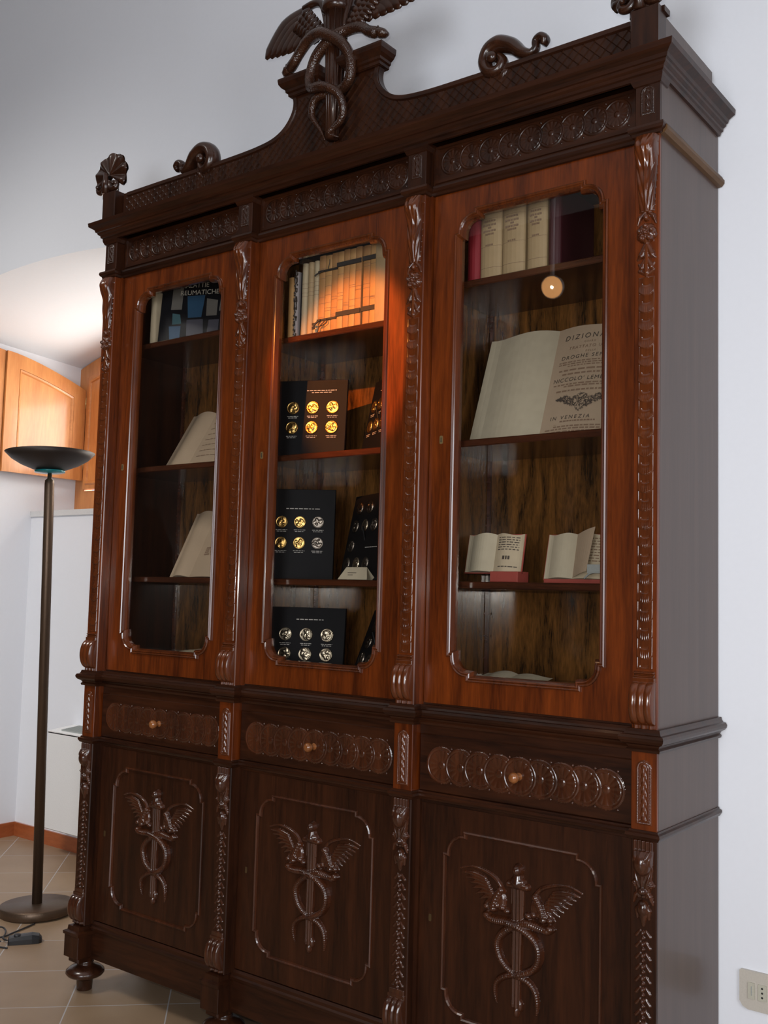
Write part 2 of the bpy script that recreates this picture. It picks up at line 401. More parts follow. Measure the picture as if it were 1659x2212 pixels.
# right wall and front wall with the daylight openings
def plate_wall(name, plane, c, a0, a1, holes, t=.2, mat=None):
    """vertical wall with rectangular openings. plane 'x' -> at x=c spanning y; 'y' -> at y=c spanning x"""
    outer = [(a0, 0), (a1, 0), (a1, 5.4), (a0, 5.4)]
    hl = [[(p, r), (q, r), (q, s_), (p, s_)] for p, q, r, s_ in holes]
    b = MB(); b.poly(outer, hl, 0, t)
    if plane == 'x': b.v = [(c+y, x, z) for x, y, z in b.v]
    else: b.v = [(x, c-y, z) for x, y, z in b.v]
    return struct(b.obj(name, mat or M['wall']))
plate_wall('wall_right', 'x', 5.6, -6.0, YB, [(-3.05, -1.35, 1.0, 3.4)])
plate_wall('wall_front', 'y', -6.0, -4.2, 5.6, [(2.5, 4.3, 0.6, 3.3)], mat=M['dim_walls'])
def simple_window(name, plane, c, p, q, r, s):
    b = MB(); t = .05
    for (a0, a1, z0, z1) in ((p, q, r, r+t), (p, q, s-t, s), (p, p+t, r, s), (q-t, q, r, s), ((p+q)/2-t/2, (p+q)/2+t/2, r, s), (p, q, (r+s)/2-t/2, (r+s)/2+t/2)):
        if plane == 'x': b.box(c, c+.05, a0, a1, z0, z1)
        else: b.box(a0, a1, c-.05, c, z0, z1)
    o = struct(b.obj(name, M['orange'])); return o
simple_window('window_2', 'x', 5.58, -3.05, -1.35, 1.0, 3.4)
simple_window('window_3', 'y', -5.95, 2.5, 4.3, .6, 3.3)
# skirtings
struct(MB().box(NX0, NX1, YP-.014, YP, 0, .088).obj('baseboard_parapet', M['skirt']))
struct(MB().box(NX0, NX0+.014, YB, YP-.014, 0, .088).obj('baseboard_niche_left', M['skirt']))
struct(MB().box(2.7, 5.6, YB-.014, YB, 0, .088).obj('baseboard_back', M['skirt']))

# niche window
win = struct(bpy.data.objects.new('window_1', None)); COL.objects.link(win); win.location = (NXC, YW, 2.13)
def archloop(off, zb, n=32):
    xs = [NX0+off+(NX1-NX0-2*off)*i/n for i in range(n+1)]
    return [(xs[0], zb)]+[(x, arcz(x, 3.375, .205)-off) for x in xs]+[(xs[-1], zb)]
MB().poly(archloop(0, 2.134), [archloop(.105, 2.30)], YW-.005, YW+.06).obj('window_frame', M['orange'], win)
# two casements
for sgn in (-1, 1):
    def lp(o1, zb):
        a, c_ = (NX0+.115+o1, NXC-.004-o1) if sgn < 0 else (NXC+.004+o1, NX1-.115-o1)
        xs = [a+(c_-a)*i/16 for i in range(17)]
        return [(xs[0], zb)]+[(x, arcz(x, 3.375, .205)-.115-o1) for x in xs]+[(xs[-1], zb)]
    cs = MB().poly(lp(0, 2.31), [lp(.175, 2.485)], YW-.03, YW+.02).obj('casement', M['orange'], win)
    b = MB(); b.sweep(lp(.055, 2.365), [(0, YW-.029), (-.004, YW-.040), (-.016, YW-.042), (-.024, YW-.034), (-.028, YW-.029)], True, 'xz'); b.obj('casement_moulding', M['orangeh'], cs)
    MB().poly(lp(.07, 2.38), [], YW-.008, YW-.004).obj('glass_pane', M['glass'], cs)

# shutter leaves folded against the reveal
def shutter(name, x, ya, yb, label, group, zta, ztb, hinges):
    """leaf in a yz plane from ya (hinge side) to yb, arched top"""
    t = .032; root = thing(name, label, 'shutter', (x, (ya+yb)/2, 2.372), group)
    def loop(o):
        n = 10; s = 1 if yb > ya else -1; a, c_ = ya+o*s, yb-o*s
        out = [(a, 2.372+o)]
        for i in range(n+1):
            y = a+(c_-a)*i/n; f = (y-ya)/(yb-ya); z = zta+(ztb-zta)*(1-(1-f)**1.45) - o; out.append((y, z))
        out.append((c_, 2.372+o)); return out
    def turn(b): b.v = [(x - yy, px, pz) for px, yy, pz in b.v]; return b   # plate y -> thickness along -x
    turn(MB().poly(loop(0), [loop(.095)], -t/2, t/2)).obj('shutter_frame', M['orange'], root)
    turn(MB().poly(loop(.09), [], -t/2+.012, t/2-.012)).obj('shutter_panel', M['orange'], root)
    lp = loop(.095)
    b = MB(); b.sweep(lp, [(0, -t/2+.012), (-.003, -t/2-.001), (-.014, -t/2+.004), (-.022, -t/2+.012)], closed=True, plane='xz'); turn(b).obj('panel_moulding', M['orangeh'], root)
    for hz in hinges:
        MB().lathe([(.007, 0), (.007, .075), (0, .078)], (x+.012, ya+.004 if yb < ya else ya, hz), 12).obj('hinge', M['brass'], root)
    return root
shutter('window_shutter', -2.385, 1.655, 1.035, 'orange wooden shutter leaf hinged to the niche window, with two brass hinges', 'window shutter leaves', 3.005, 3.165, (2.45, 2.88))
shutter('window_shutter', -2.400, 1.028, .50, 'outer orange shutter leaf at the left frame edge, folded on past the hinged one', 'window shutter leaves', 3.165, 3.215, ())

# fan coil heater under the window
t = thing('fan_coil_unit', 'white wall-hung heater with grey top grille under the niche window', 'heater', (-1.27, 1.27, .165))
MB().bbox(-1.89, -.65, 1.15, YP-.001, .165, .752, .006).obj('housing', M['white_metal'], t)
b = MB(); b.add([(-1.89, 1.15, .752), (-.65, 1.15, .752), (-.65, YP-.001, .772), (-1.89, YP-.001, .772), (-1.89, 1.15, .74), (-.65, 1.15, .74), (-.65, YP-.001, .74), (-1.89, YP-.001, .74)],
      [(0, 1, 2, 3), (4, 7, 6, 5), (0, 4, 5, 1), (2, 6, 7, 3), (0, 3, 7, 4), (1, 5, 6, 2)]); b.obj('top_cover', M['white_metal'], t)
b = MB()
for i in range(12):
    y = 1.185+i*.011; b.box(-1.80, -.74, y, y+.006, .755+i*.0012, .764+i*.0012)
b.obj('grille', M['grille'], t)

# ------------------------------------------------------------------ torchiere, cable, dimmer
t = thing('floor_lamp', 'tall bronze uplighter floor lamp with a dark bowl shade, standing in the niche', 'lamp', (-.955, .49, 0), rot=(0, math.radians(-2.2), 0))
def rb(b, name, mat, parent):
    mt = wm(parent); b.v = [tuple(mt @ Vector(p)) for p in b.v]; return b.obj(name, mat, parent)
rb(MB().lathe([(.178, 0), (.182, .006), (.182, .040), (.176, .046), (.03, .047)], n=64), 'base', M['bronze'], t)
rb(MB().lathe([(.025, .045), (.025, 2.17), (.023, 2.19), (.012, 2.20), (.010, 2.235)], n=24), 'pole', M['bronze'], t)
rb(MB().lathe([(.012, 2.225), (.078, 2.232), (.078, 2.240), (.012, 2.243)], n=48), 'glass_ring', M['teal'], t)
rb(MB().lathe([(.03, 2.238), (.09, 2.250), (.15, 2.275), (.195, 2.303), (.228, 2.335), (.222, 2.336), (.19, 2.309), (.145, 2.282), (.09, 2.258), (0, 2.25)], n=64), 'bowl_shade', M['bowl'], t)

t = thing('foot_dimmer', 'black foot dimmer switch lying on the floor tiles before the lamp base', 'switch', (-.615, .215, 0))
b = MB()
d = Vector((.57, .82, 0)).normalized(); q = Vector((-d.y, d.x, 0)); c0 = Vector((-.615, .20, 0))
prof = [(-.075, .022, .022), (-.07, .028, .030), (-.02, .031, .036), (.03, .033, .040), (.06, .030, .034), (.073, .016, .020)]
vv = []
for s_, w_, h_ in prof:
    for a_, z_ in ((-1, 0), (-1, .55), (-.72, .95), (0, 1), (.72, .95), (1, .55), (1, 0)):
        p = c0+d*s_+q*(w_*a_); vv.append((p.x, p.y, h_*z_+.001))
ff = [(i*7+k, i*7+(k+1) % 7, (i+1)*7+(k+1) % 7, (i+1)*7+k) for i in range(len(prof)-1) for k in range(7)]
ff += [tuple(reversed(range(7))), tuple(range(35, 42))]
b.add(vv, ff); b.obj('housing', M['black'], t)
p = c0-d*.035; MB().lathe([(.016, .030), (.015, .040), (0, .041)], (p.x, p.y, 0), 20).obj('slider', M['rubber'], t)
cb = MB()
cb.tube(smooth_path([(-.80, .375, .006), (-.76, .236, .006), (-.745, .16, .006), (-.80, .06, .007)], 8), .004, 8)
cb.tube(smooth_path([(-.675, .115, .014), (-.70, .09, .008), (-.73, .10, .006), (-.80, .07, .006), (-.86, .0, .006)], 8), .004, 8)
cb.tube(smooth_path([(-.66, .135, .016), (-.70, .14, .016), (-.745, .18, .016), (-.80, .215, .016), (-.85, .22, .016), (-.87, .16, .016), (-.92, .06, .012)], 8), .004, 8)
cb.tube(smooth_path([(-.60, .10, .004), (-.66, .075, .004), (-.72, .05, .004), (-.80, -.02, .004)], 8), .004, 8)
o = cb.obj('power_cable', M['rubber']); tag(o, 'black lamp cable looping over the floor tiles beside the foot dimmer', 'cable')

# ------------------------------------------------------------------ wall switch plate
t = thing('wall_socket_plate', 'beige switch and socket plate low on the white wall right of the bookcase', 'socket', (2.63, YB, .51))
def rrect(x0, x1, z0, z1, r, n=6):
    out = []
    for cx, cz, a0 in ((x1-r, z0+r, -90), (x1-r, z1-r, 0), (x0+r, z1-r, 90), (x0+r, z0+r, 180)):
        for i in range(n+1): a = math.radians(a0+90*i/n); out.append((cx+r*math.cos(a), cz+r*math.sin(a)))
    return out
pl = [(2.563, .470), (2.563, .556), (2.567, .560), (2.695, .560), (2.699, .556), (2.699, .470), (2.69, .456), (2.675, .449), (2.587, .449), (2.572, .456)]
MB().poly(pl, [], YB-.010, YB).obj('plate', M['plate'], t)
sw = MB().poly(rrect(2.589, 2.609, .482, .528, .002), [], YB-.014, YB-.005).obj('rocker_switch', M['plate2'], t)
MB().box(2.5985, 2.6005, YB-.0152, YB-.013, .492, .518).obj('rocker_mark', M['grille'], sw)
so = MB().poly(rrect(2.618, 2.642, .482, .528, .002), [], YB-.013, YB-.005).obj('socket', M['plate2'], t)
b = MB()
for z in (.492, .505, .518): b.lathe([(.003, 0), (.003, .002)], (2.630, YB-.0115, z), 12, 'y')
b.obj('socket_hole', M['hole'], so)
MB().poly(rrect(2.651, 2.673, .482, .528, .002), [], YB-.013, YB-.005).obj('socket', M['plate2'], t)

# ------------------------------------------------------------------ the bookcase
WT, S1, PW = 2.5, .8096, .0753
LX = [0, S1, WT-PW-S1, WT-PW]
BAY = [(LX[i]+PW, LX[i+1]) for i in range(3)]
YR = .035         # recessed front plane
DB = .47
case = thing('bookcase', 'tall carved dark wood glazed bookcase with winged staff crest, against the back wall', 'bookcase', (1.25, .24, 0))
def P(b, name, mat, **k): return b.obj(name, mat, case, **k)
# carcass
P(MB().box(WT-.03, WT, .010, DB, .13, 3.135), 'side_panel', M['side'])
P(MB().box(0, .03, .010, DB, .13, 3.135), 'side_panel', M['dark'])
P(MB().box(.03, WT-.03, .448, DB, .13, 3.135), 'back_panel', M['inside'])
P(MB().box(.03, WT-.03, YR+.02, .448, .13, 1.25), 'lower_carcass', M['dark'])
P(MB().box(.03, WT-.03, YR+.012, .448, 1.245, 1.366), 'case_bottom', M['shelf'])
P(MB().box(.03, WT-.03, YR+.012, .448, 2.985, 3.135), 'case_top', M['dark'])
for x in LX[1:3]: P(MB().box(x+.012, x+PW-.012, YR+.01, .448, 1.366, 2.985), 'partition', M['inside'])
shelves = {0: (1.685, 2.145, 2.675), 1: (1.685, 2.145, 2.593), 2: (1.685, 2.145, 2.675)}
for i, (a, c) in enumerate(BAY):
    for z in shelves[i]: P(MB().bbox(a-.010 if i else .03, c+.010 if i < 2 else WT-.03, .098, .447, z-.023, z, .003), 'shelf', M['shelf'])
# toothed shelf supports in the back corners
for i, (a, c) in enumerate(BAY):
    for x in (a-.01 if i else .031, (c+.01 if i < 2 else WT-.031)-.012):
        for y in (.13, .435):
            b = MB(); b.box(x, x+.012, y, y+.012, 1.367, 2.985)
            for k in range(20): z = 1.42+k*.078; b.box(x-.004, x+.016, y-.003, y+.003, z, z+.006)
            P(b, 'shelf_support', M['shelf'])

# pilaster bodies (upper, drawer zone, frieze zone, lower)
def breakpath(y_front=0.0, y_back=YR, sides=True):
    p = [(0, DB)] if sides else []
    for k, x in enumerate(LX):
        if k == 0: p += [(0, y_front), (PW, y_front), (PW, y_back)]
        elif k == 3: p += [(x, y_back), (x, y_front), (WT, y_front)]
        else: p += [(x, y_back), (x, y_front), (x+PW, y_front), (x+PW, y_back)]
    if sides: p += [(WT, DB)]
    return p
def band(name, prof, mat, path=None):
    b = MB(); b.sweep(path or breakpath(), prof); return P(b, name, mat)

# reliefs shared by all pilasters -------------------------------------------------
hw = .0225
def husk(X, Z):
    p = .0508; zz = (2.545-Z)+.0105*(X/hw)**2; k = np.floor(zz/p); f = zz/p-k
    low = np.clip((2.3-Z)/.7, 0, 1)
    h = .0012+.0042*np.clip((f-.12)/.88, 0, 1)**2.6*(1-.25*(X/hw)**2)
    h = h+.0020*(.4+.6*low)*np.abs(np.cos(X*math.pi/.0062))*np.exp(-((f-.80)/.16)**2)*(np.abs(X) < .0125)
    h = h-.0016*np.exp(-((f-.42)/.05)**2)*(np.abs(X) < .012)
    h = np.maximum(h, .0028*np.exp(-((np.abs(X)-.0212)/.0012)**2))
    return np.where(np.abs(X) < hw, h, 0)
def console(X, Z, zt, zb, prot, pw=.0345):
    """acanthus console: S curve that bulges at the top and tapers down"""
    f = (zt-Z)/(zt-zb); ok = (f >= 0) & (f <= 1)
    w = pw*(1-.36*np.clip(f, 0, 1)**1.6)
    body = prot*(np.exp(-((f-.16)/.19)**2)+.36*np.exp(-((f-.62)/.28)**2)+.10)
    u = np.clip(X/w, -1.2, 1.2)
    cs = np.sqrt(np.maximum(1-np.abs(u)**3.2, 0))
    # flutes fanning out from the mid-rib
    ph = (np.abs(u)*1.0+f*1.7)*4.0
    fl = .0040*np.abs(np.sin(ph*math.pi/2))*np.clip(np.abs(u)*1.4, .1, 1)
    rib = .0035*np.exp(-(u/.14)**2)
    return np.where(ok & (np.abs(u) < 1), body*cs+fl*cs+rib, 0)
def flower(X, Z, cx, cz, r, h, n=6, ph=0.):
    x, z = X-cx, Z-cz; d = np.sqrt(x*x+z*z); a = np.arctan2(z, x)
    pr = r*(.78+.22*np.abs(np.cos(n*(a+ph)/2)))
    pet = h*np.sqrt(np.maximum(1-(d/pr)**2, 0))*(.55+.45*np.abs(np.cos(n*(a+ph)/2)))
    return np.maximum(pet, blob(X, Z, cx, cz, r*.28, r*.28, h*1.35))
def scrollfoot(X, Z, zt, zb, prot, w=.032):
    f = (zt-Z)/(zt-zb); ok = (f >= 0) & (f <= 1) & (np.abs(X) < w)
    roll = prot*np.sqrt(np.maximum(1-((f-.5)/.42)**2, 0))
    neck = .007*(f < .12)
    groove = .0045*np.abs(np.cos(X/w*math.pi*1.5))
    toes = np.where(f > .86, .010*np.abs(np.cos(X/w*math.pi*1.5)), 0)
    return np.where(ok, np.maximum.reduce([roll+groove*(roll > .004), neck+0*X, toes])+.002, 0)
def hf_upper(X, Z):
    H = np.where((Z < 2.547) & (Z > 1.452), husk(X, Z), 0)
    H = np.maximum(H, console(X, Z, 2.955, 2.735, .034))
    H = np.maximum(H, blob(X, Z, 0, 2.718, .0085, .011, .014))
    H = np.maximum(H, flower(X, Z, 0, 2.672, .031, .015, 5, .3))
    for q_ in range(5): a_ = q_*1.256+.3; H = np.maximum(H, blob(X, Z, .019*math.cos(a_), 2.672+.019*math.sin(a_), .010, .010, .020))
    for sx in (-1, 1):
        H = np.maximum(H, seg(X, Z, [(sx*.004, 2.735), (sx*.02, 2.72), (sx*.027, 2.70)], [.004, .007, .003], 1.1))
        H = np.maximum(H, seg(X, Z, [(sx*.003, 2.64), (sx*.016, 2.61), (sx*.026, 2.60)], [.006, .009, .003], .9))
        H = np.maximum(H, seg(X, Z, [(sx*.002, 2.60), (sx*.014, 2.575), (sx*.022, 2.585)], [.006, .008, .003], .9))
    H = np.maximum(H, seg(X, Z, [(0, 2.645), (0, 2.56)], [.006, .011, .008], 1.0))
    H = np.maximum(H, seg(X, Z, [(-.022, 2.566), (0, 2.552), (.022, 2.566)], .004, 1.0))
    H = np.maximum(H, np.where((np.abs(Z-1.438) < .008) & (np.abs(X) < .029), .005+.004*np.sin((Z-1.43)*700), 0))
    return np.maximum(H, scrollfoot(X, Z, 1.428, 1.291, .034))
ME_UP = relief_mesh('carving', -.0355, .0355, 1.290, 2.957, hf_upper, .0013)
def hf_low(X, Z):
    H = np.where((Z > .965) & (Z < .994) & (np.abs(X) < .028), .004+.006*np.abs(np.cos(X*math.pi/.0115)), 0)
    H = np.maximum(H, blob(X, Z, 0, .935, .026, .036, .034))
    H = np.maximum(H, console(X, Z, .968, .845, .024, .030))
    for sx in (-1, 1):
        H = np.maximum(H, flower(X, Z, sx*.022, .880, .011, .012, 4))
        H = np.maximum(H, seg(X, Z, [(sx*.004, .87), (sx*.02, .85), (sx*.027, .83)], [.005, .007, .003], 1.3))
        H = np.maximum(H, seg(X, Z, [(sx*.003, .83), (sx*.017, .812), (sx*.016, .79)], [.005, .007, .003], 1.1))
    H = np.maximum(H, blob(X, Z, 0, .862, .015, .012, .020)); H = np.maximum(H, blob(X, Z, 0, .816, .017, .022, .017))
    H = np.maximum(H, seg(X, Z, [(0, .80), (0, .772)], [.014, .004], .8))
    for k in range(12):
        z = .752-k*.0295; H = np.maximum(H, blob(X, Z, 0, z, .006, .0072, .009)); H = np.maximum(H, blob(X, Z, 0, z-.013, .005, .005, .006))
        for sx in (-1, 1): H = np.maximum(H, seg(X, Z, [(sx*.008, z+.006), (sx*.019, z-.008)], [.003, .0045], .8))
    H = np.maximum(H, np.where((np.abs(Z-.402) < .007) & (np.abs(X) < .028), .006, 0))
    return np.maximum(H, scrollfoot(X, Z, .394, .272, .032))
ME_LOW = relief_mesh('carving', -.034, .034, .270, .995, hf_low, .0013)
def bead_frame(x0, x1, z0, z1, round_top=True):
    def hf(X, Z):
        zc = z1-.012; d = np.minimum.reduce([X-x0, x1-X, Z-z0+0*X, z1-Z+0*X])
        r = (x1-x0)/2; top = r-np.sqrt((X-(x0+x1)/2)**2+(Z-(z1-r))**2)
        d = np.where(Z > z1-r, np.minimum(d*3, top), d)
        rope = .0042*np.exp(-((d-.004)/.0026)**2)*(.55+.45*np.sin((X+Z)*1500))
        inn = .0035*np.exp(-((d-.0095)/.0016)**2)
        mid = (d > .012)*(.0035*np.exp(-(((X-(x0+x1)/2)/.003)**2)) + .0028*np.abs(np.sin((Z*.9+np.abs(X-(x0+x1)/2)*2.2)*150))*np.exp(-(((X-(x0+x1)/2)/.009)**2)))
        return np.where(d > 0, .0006+rope+inn+mid, 0)
    return hf
ME_DRB = relief_mesh('carving', -.023, .023, 1.035, 1.207, bead_frame(-.022, .022, 1.036, 1.206), .0012)
ME_FRB = relief_mesh('carving', -.022, .022, 3.02, 3.108, bead_frame(-.021, .021, 3.021, 3.107), .0012)

for k, x in enumerate(LX):
    xc = x+PW/2
    b = MB(); b.bbox(x+.0005, x+PW-.0005, .0, .06, 1.285, 2.968, .003)
    if k < 3: b.box(x+PW-.001, x+PW+.010, YR-.006, .06, 1.29, 2.965)
    if k > 0: b.box(x-.010, x+.001, YR-.006, .06, 1.29, 2.965)
    pl = P(b, 'pilaster', M['red']); link('carving', ME_UP, M['redcarve'], pl, (xc, 0, 0))
    pl = P(MB().bbox(x+.0005, x+PW-.0005, 0, .06, 1.015, 1.235, .002), 'drawer_block', M['red']); link('carving', ME_DRB, M['redcarve'], pl, (xc, 0, 0))
    pl = P(MB().bbox(x+.0005, x+PW-.0005, 0, .06, 2.99, 3.14, .002), 'frieze_block', M['dark']); link('carving', ME_FRB, M['carve'], pl, (xc, 0, 0))
    b = MB(); b.bbox(x+.0005, x+PW-.0005, 0, .06, .265, 1.0, .003)
    if k < 3: b.box(x+PW-.001, x+PW+.012, YR-.004, .06, .27, .998)
    if k > 0: b.box(x-.012, x+.001, YR-.004, .06, .27, .998)
    pl = P(b, 'lower_pilaster', M['dark']); link('carving', ME_LOW, M['lowcarve'], pl, (xc, 0, 0))
    # base block and foot
    b = MB(); b.bbox(x-.010, x+PW+.006, -.030, .10, .140, .238, .002)
    b.bbox(x+.004, x+PW-.006, -.018, .10, .118, .140, .006)
    b.sweep([(x-.010, .09), (x-.010, -.030), (x+PW+.006, -.030), (x+PW+.006, .09)], [(-.002, .226), (.004, .228), (.005, .240), (-.008, .246), (-.010, .262), (-.05, .270)])
    P(b, 'base_block', M['dark'])
    cx, cy = xc, .045
    ft = MB().lathe([(.030, 0), (.031, .004), (.033, .040), (.045, .047), (.070, .058), (.078, .068), (.076, .078), (.060, .090), (.036, .099), (.030, .106), (.034, .110), (.028, .114), (.028, .122)], (cx, cy, 0), 40)
    P(ft, 'bun_foot', M['carve'])
    # rear feet
    P(MB().lathe([(.030, 0), (.033, .040), (.070, .058), (.076, .074), (.036, .099), (.028, .132)], (cx, .41, 0), 24), 'bun_foot', M['dark'])

# frieze panels, drawers, doors, plinth per bay
def coins(z0, z1, x0, x1, n, r):
    zc = (z0+z1)/2; xs = np.linspace(x0+r, x1-r, n); mid = n//2
    order = sorted(range(n), key=lambda i: -abs(i-mid))       # centre coin on top
    def hf(X, Z):
        H = np.zeros_like(X)
        for i in order:
            x = X-xs[i]; z = Z-zc; d = np.sqrt(x*x+z*z); a = np.arctan2(z, x)
            ring = .0022*np.exp(-((d-r*.92)/.0030)**2)
            pet = .0026*(.35+.65*np.abs(np.sin(a*7)))*np.clip((d-r*.25)/(r*.55), 0, 1)*(d < r*.80)
            boss = .0030*np.sqrt(np.maximum(1-(d/(r*.20))**2, 0))
            h = .0006+ring+pet+boss
            H = np.where(d < r, h, H)
        # little beads along the border
        for s_ in (-1, 1):
            for i in range(n*2-1):
                xx = xs[0]+(xs[-1]-xs[0])*(i/(n*2-2)); H = np.maximum(H, blob(X, Z, xx+.5*(xs[1]-xs[0]), zc+s_*r*.93, .0028, .0028, .003)*(H < .0006))
        return H
    return hf
ME_DR = relief_mesh('carving', -.336, .336, 1.048, 1.168, coins(1.05, 1.166, -.335, .335, 9, .057), .0015)
ME_FR = relief_mesh('carving', -.338, .338, 3.022, 3.118, coins(3.024, 3.116, -.337, .337, 9, .0455), .0015)

def opening(x0, x1, z0, z1, r, s, n=10):
    """rectangle with stepped, rounded corners, anticlockwise seen from the front"""
    out = []
    for (cx, cz, a0, sx, sz) in ((x1, z0, -90, -1, 1), (x1, z1, 0, -1, -1), (x0, z1, 90, 1, -1), (x0, z0, 180, 1, 1)):
        ccx, ccz = cx+sx*(r+s), cz+sz*(r+s)
        arc = [(ccx+r*math.cos(math.radians(a0+90*i/n)), ccz+r*math.sin(math.radians(a0+90*i/n))) for i in range(n+1)]
        pa, pb = arc[0], arc[-1]
        if a0 in (-90, 90): seq = [(pa[0], cz)]+arc+[(cx, pb[1])]
        else: seq = [(cx, pa[1])]+arc+[(pb[0], cz)]
        out += seq
    return out
# carved winged staff on the lower doors, local x about the door centre
def hf_staff(X, Z):
    H = np.zeros_like(X)
    mx = lambda h: np.maximum(H, h*1.25)
    sh = np.where((np.abs(X) < .022) & (Z > .445) & (Z < .79), .006+.0035*np.abs(np.cos(X*math.pi/.0115)), 0)*(1.0)
    w = .0125+.0075*np.clip((Z-.45)/.3, 0, 1); sh = np.where(np.abs(X) < w, sh, 0); H = mx(sh)
    H = mx(blob(X, Z, 0, .836, .017, .019, .022)); H = mx(seg(X, Z, [(0, .835), (0, .80)], [.012, .020], 1.0))
    H = mx(seg(X, Z, [(-.030, .791), (.030, .791)], .011, 1.2)); H = mx(blob(X, Z, 0, .802, .027, .018, .018))
    for k, (xx, zz) in enumerate(((-.012, .455), (.013, .452), (0, .432))): H = mx(blob(X, Z, xx, zz, .009, .017, .010))
    # wings
    for s_ in (-1, 1):
        q = lambda pts: [(s_*a, c) for a, c in pts]
        H = mx(seg(X, Z, smooth_path(q([(.050, .765), (.075, .795), (.115, .812), (.160, .818), (.205, .806)]), 5), [.007, .0065, .004, .002], .9))
        for i in range(8):
            f = i/7; a0 = (.070+.045*(1-f), .745-.022*f+.045*(1-f)); tip = (.198-.090*f, .795-.088*f-.010*f*f)
            mid = ((a0[0]+tip[0])/2, (a0[1]+tip[1])/2+.006)
            H = mx(seg(X, Z, smooth_path([(s_*a0[0], a0[1]), (s_*mid[0], mid[1]), (s_*tip[0], tip[1])], 4), [.0065, .0078, .0062, .0015], .75))
        for i in range(7):
            f = i/6; H = mx(blob(X, Z, s_*(.058+.046*f-.02*f*f), .768-.058*f, .014, .011, .0135))
        for i in range(5):
            f = i/4; H = mx(blob(X, Z, s_*(.036+.07*f), .712+.010*math.sin(f*3), .013, .010, .0125))
        H = mx(blob(X, Z, s_*.060, .735, .020, .030, .008))
    s1 = smooth_path([(-.118, .690), (-.095, .681), (-.065, .679), (-.028, .681), (.028, .668), (.064, .642), (.075, .607), (.060, .570), (.020, .544), (-.030, .529), (-.064, .506), (-.072, .474), (-.067, .440)], 5)
    s2 = smooth_path([(.120, .690), (.098, .682), (.068, .685), (.030, .688), (-.016, .671), (-.058, .637), (-.066, .600), (-.048, .563), (-.008, .538), (.036, .526), (.060, .503), (.068, .470), (.064, .438)], 5)
    R1 = [.004, .012, .0132, .0135, .013, .0125, .012, .0115, .011, .010, .009, .007, .002]
    H = mx(seg(X, Z, s2, R1, 1.15, 900)); H = mx(seg(X, Z, s1, R1, 1.45, 900))
    H = mx(blob(X, Z, -.104, .687, .015, .011, .015)); H = mx(blob(X, Z, .106, .689, .015, .011, .014))
    return H
ME_ST = relief_mesh('caduceus_carving', -.215, .215, .41, .86, hf_staff, .0014)

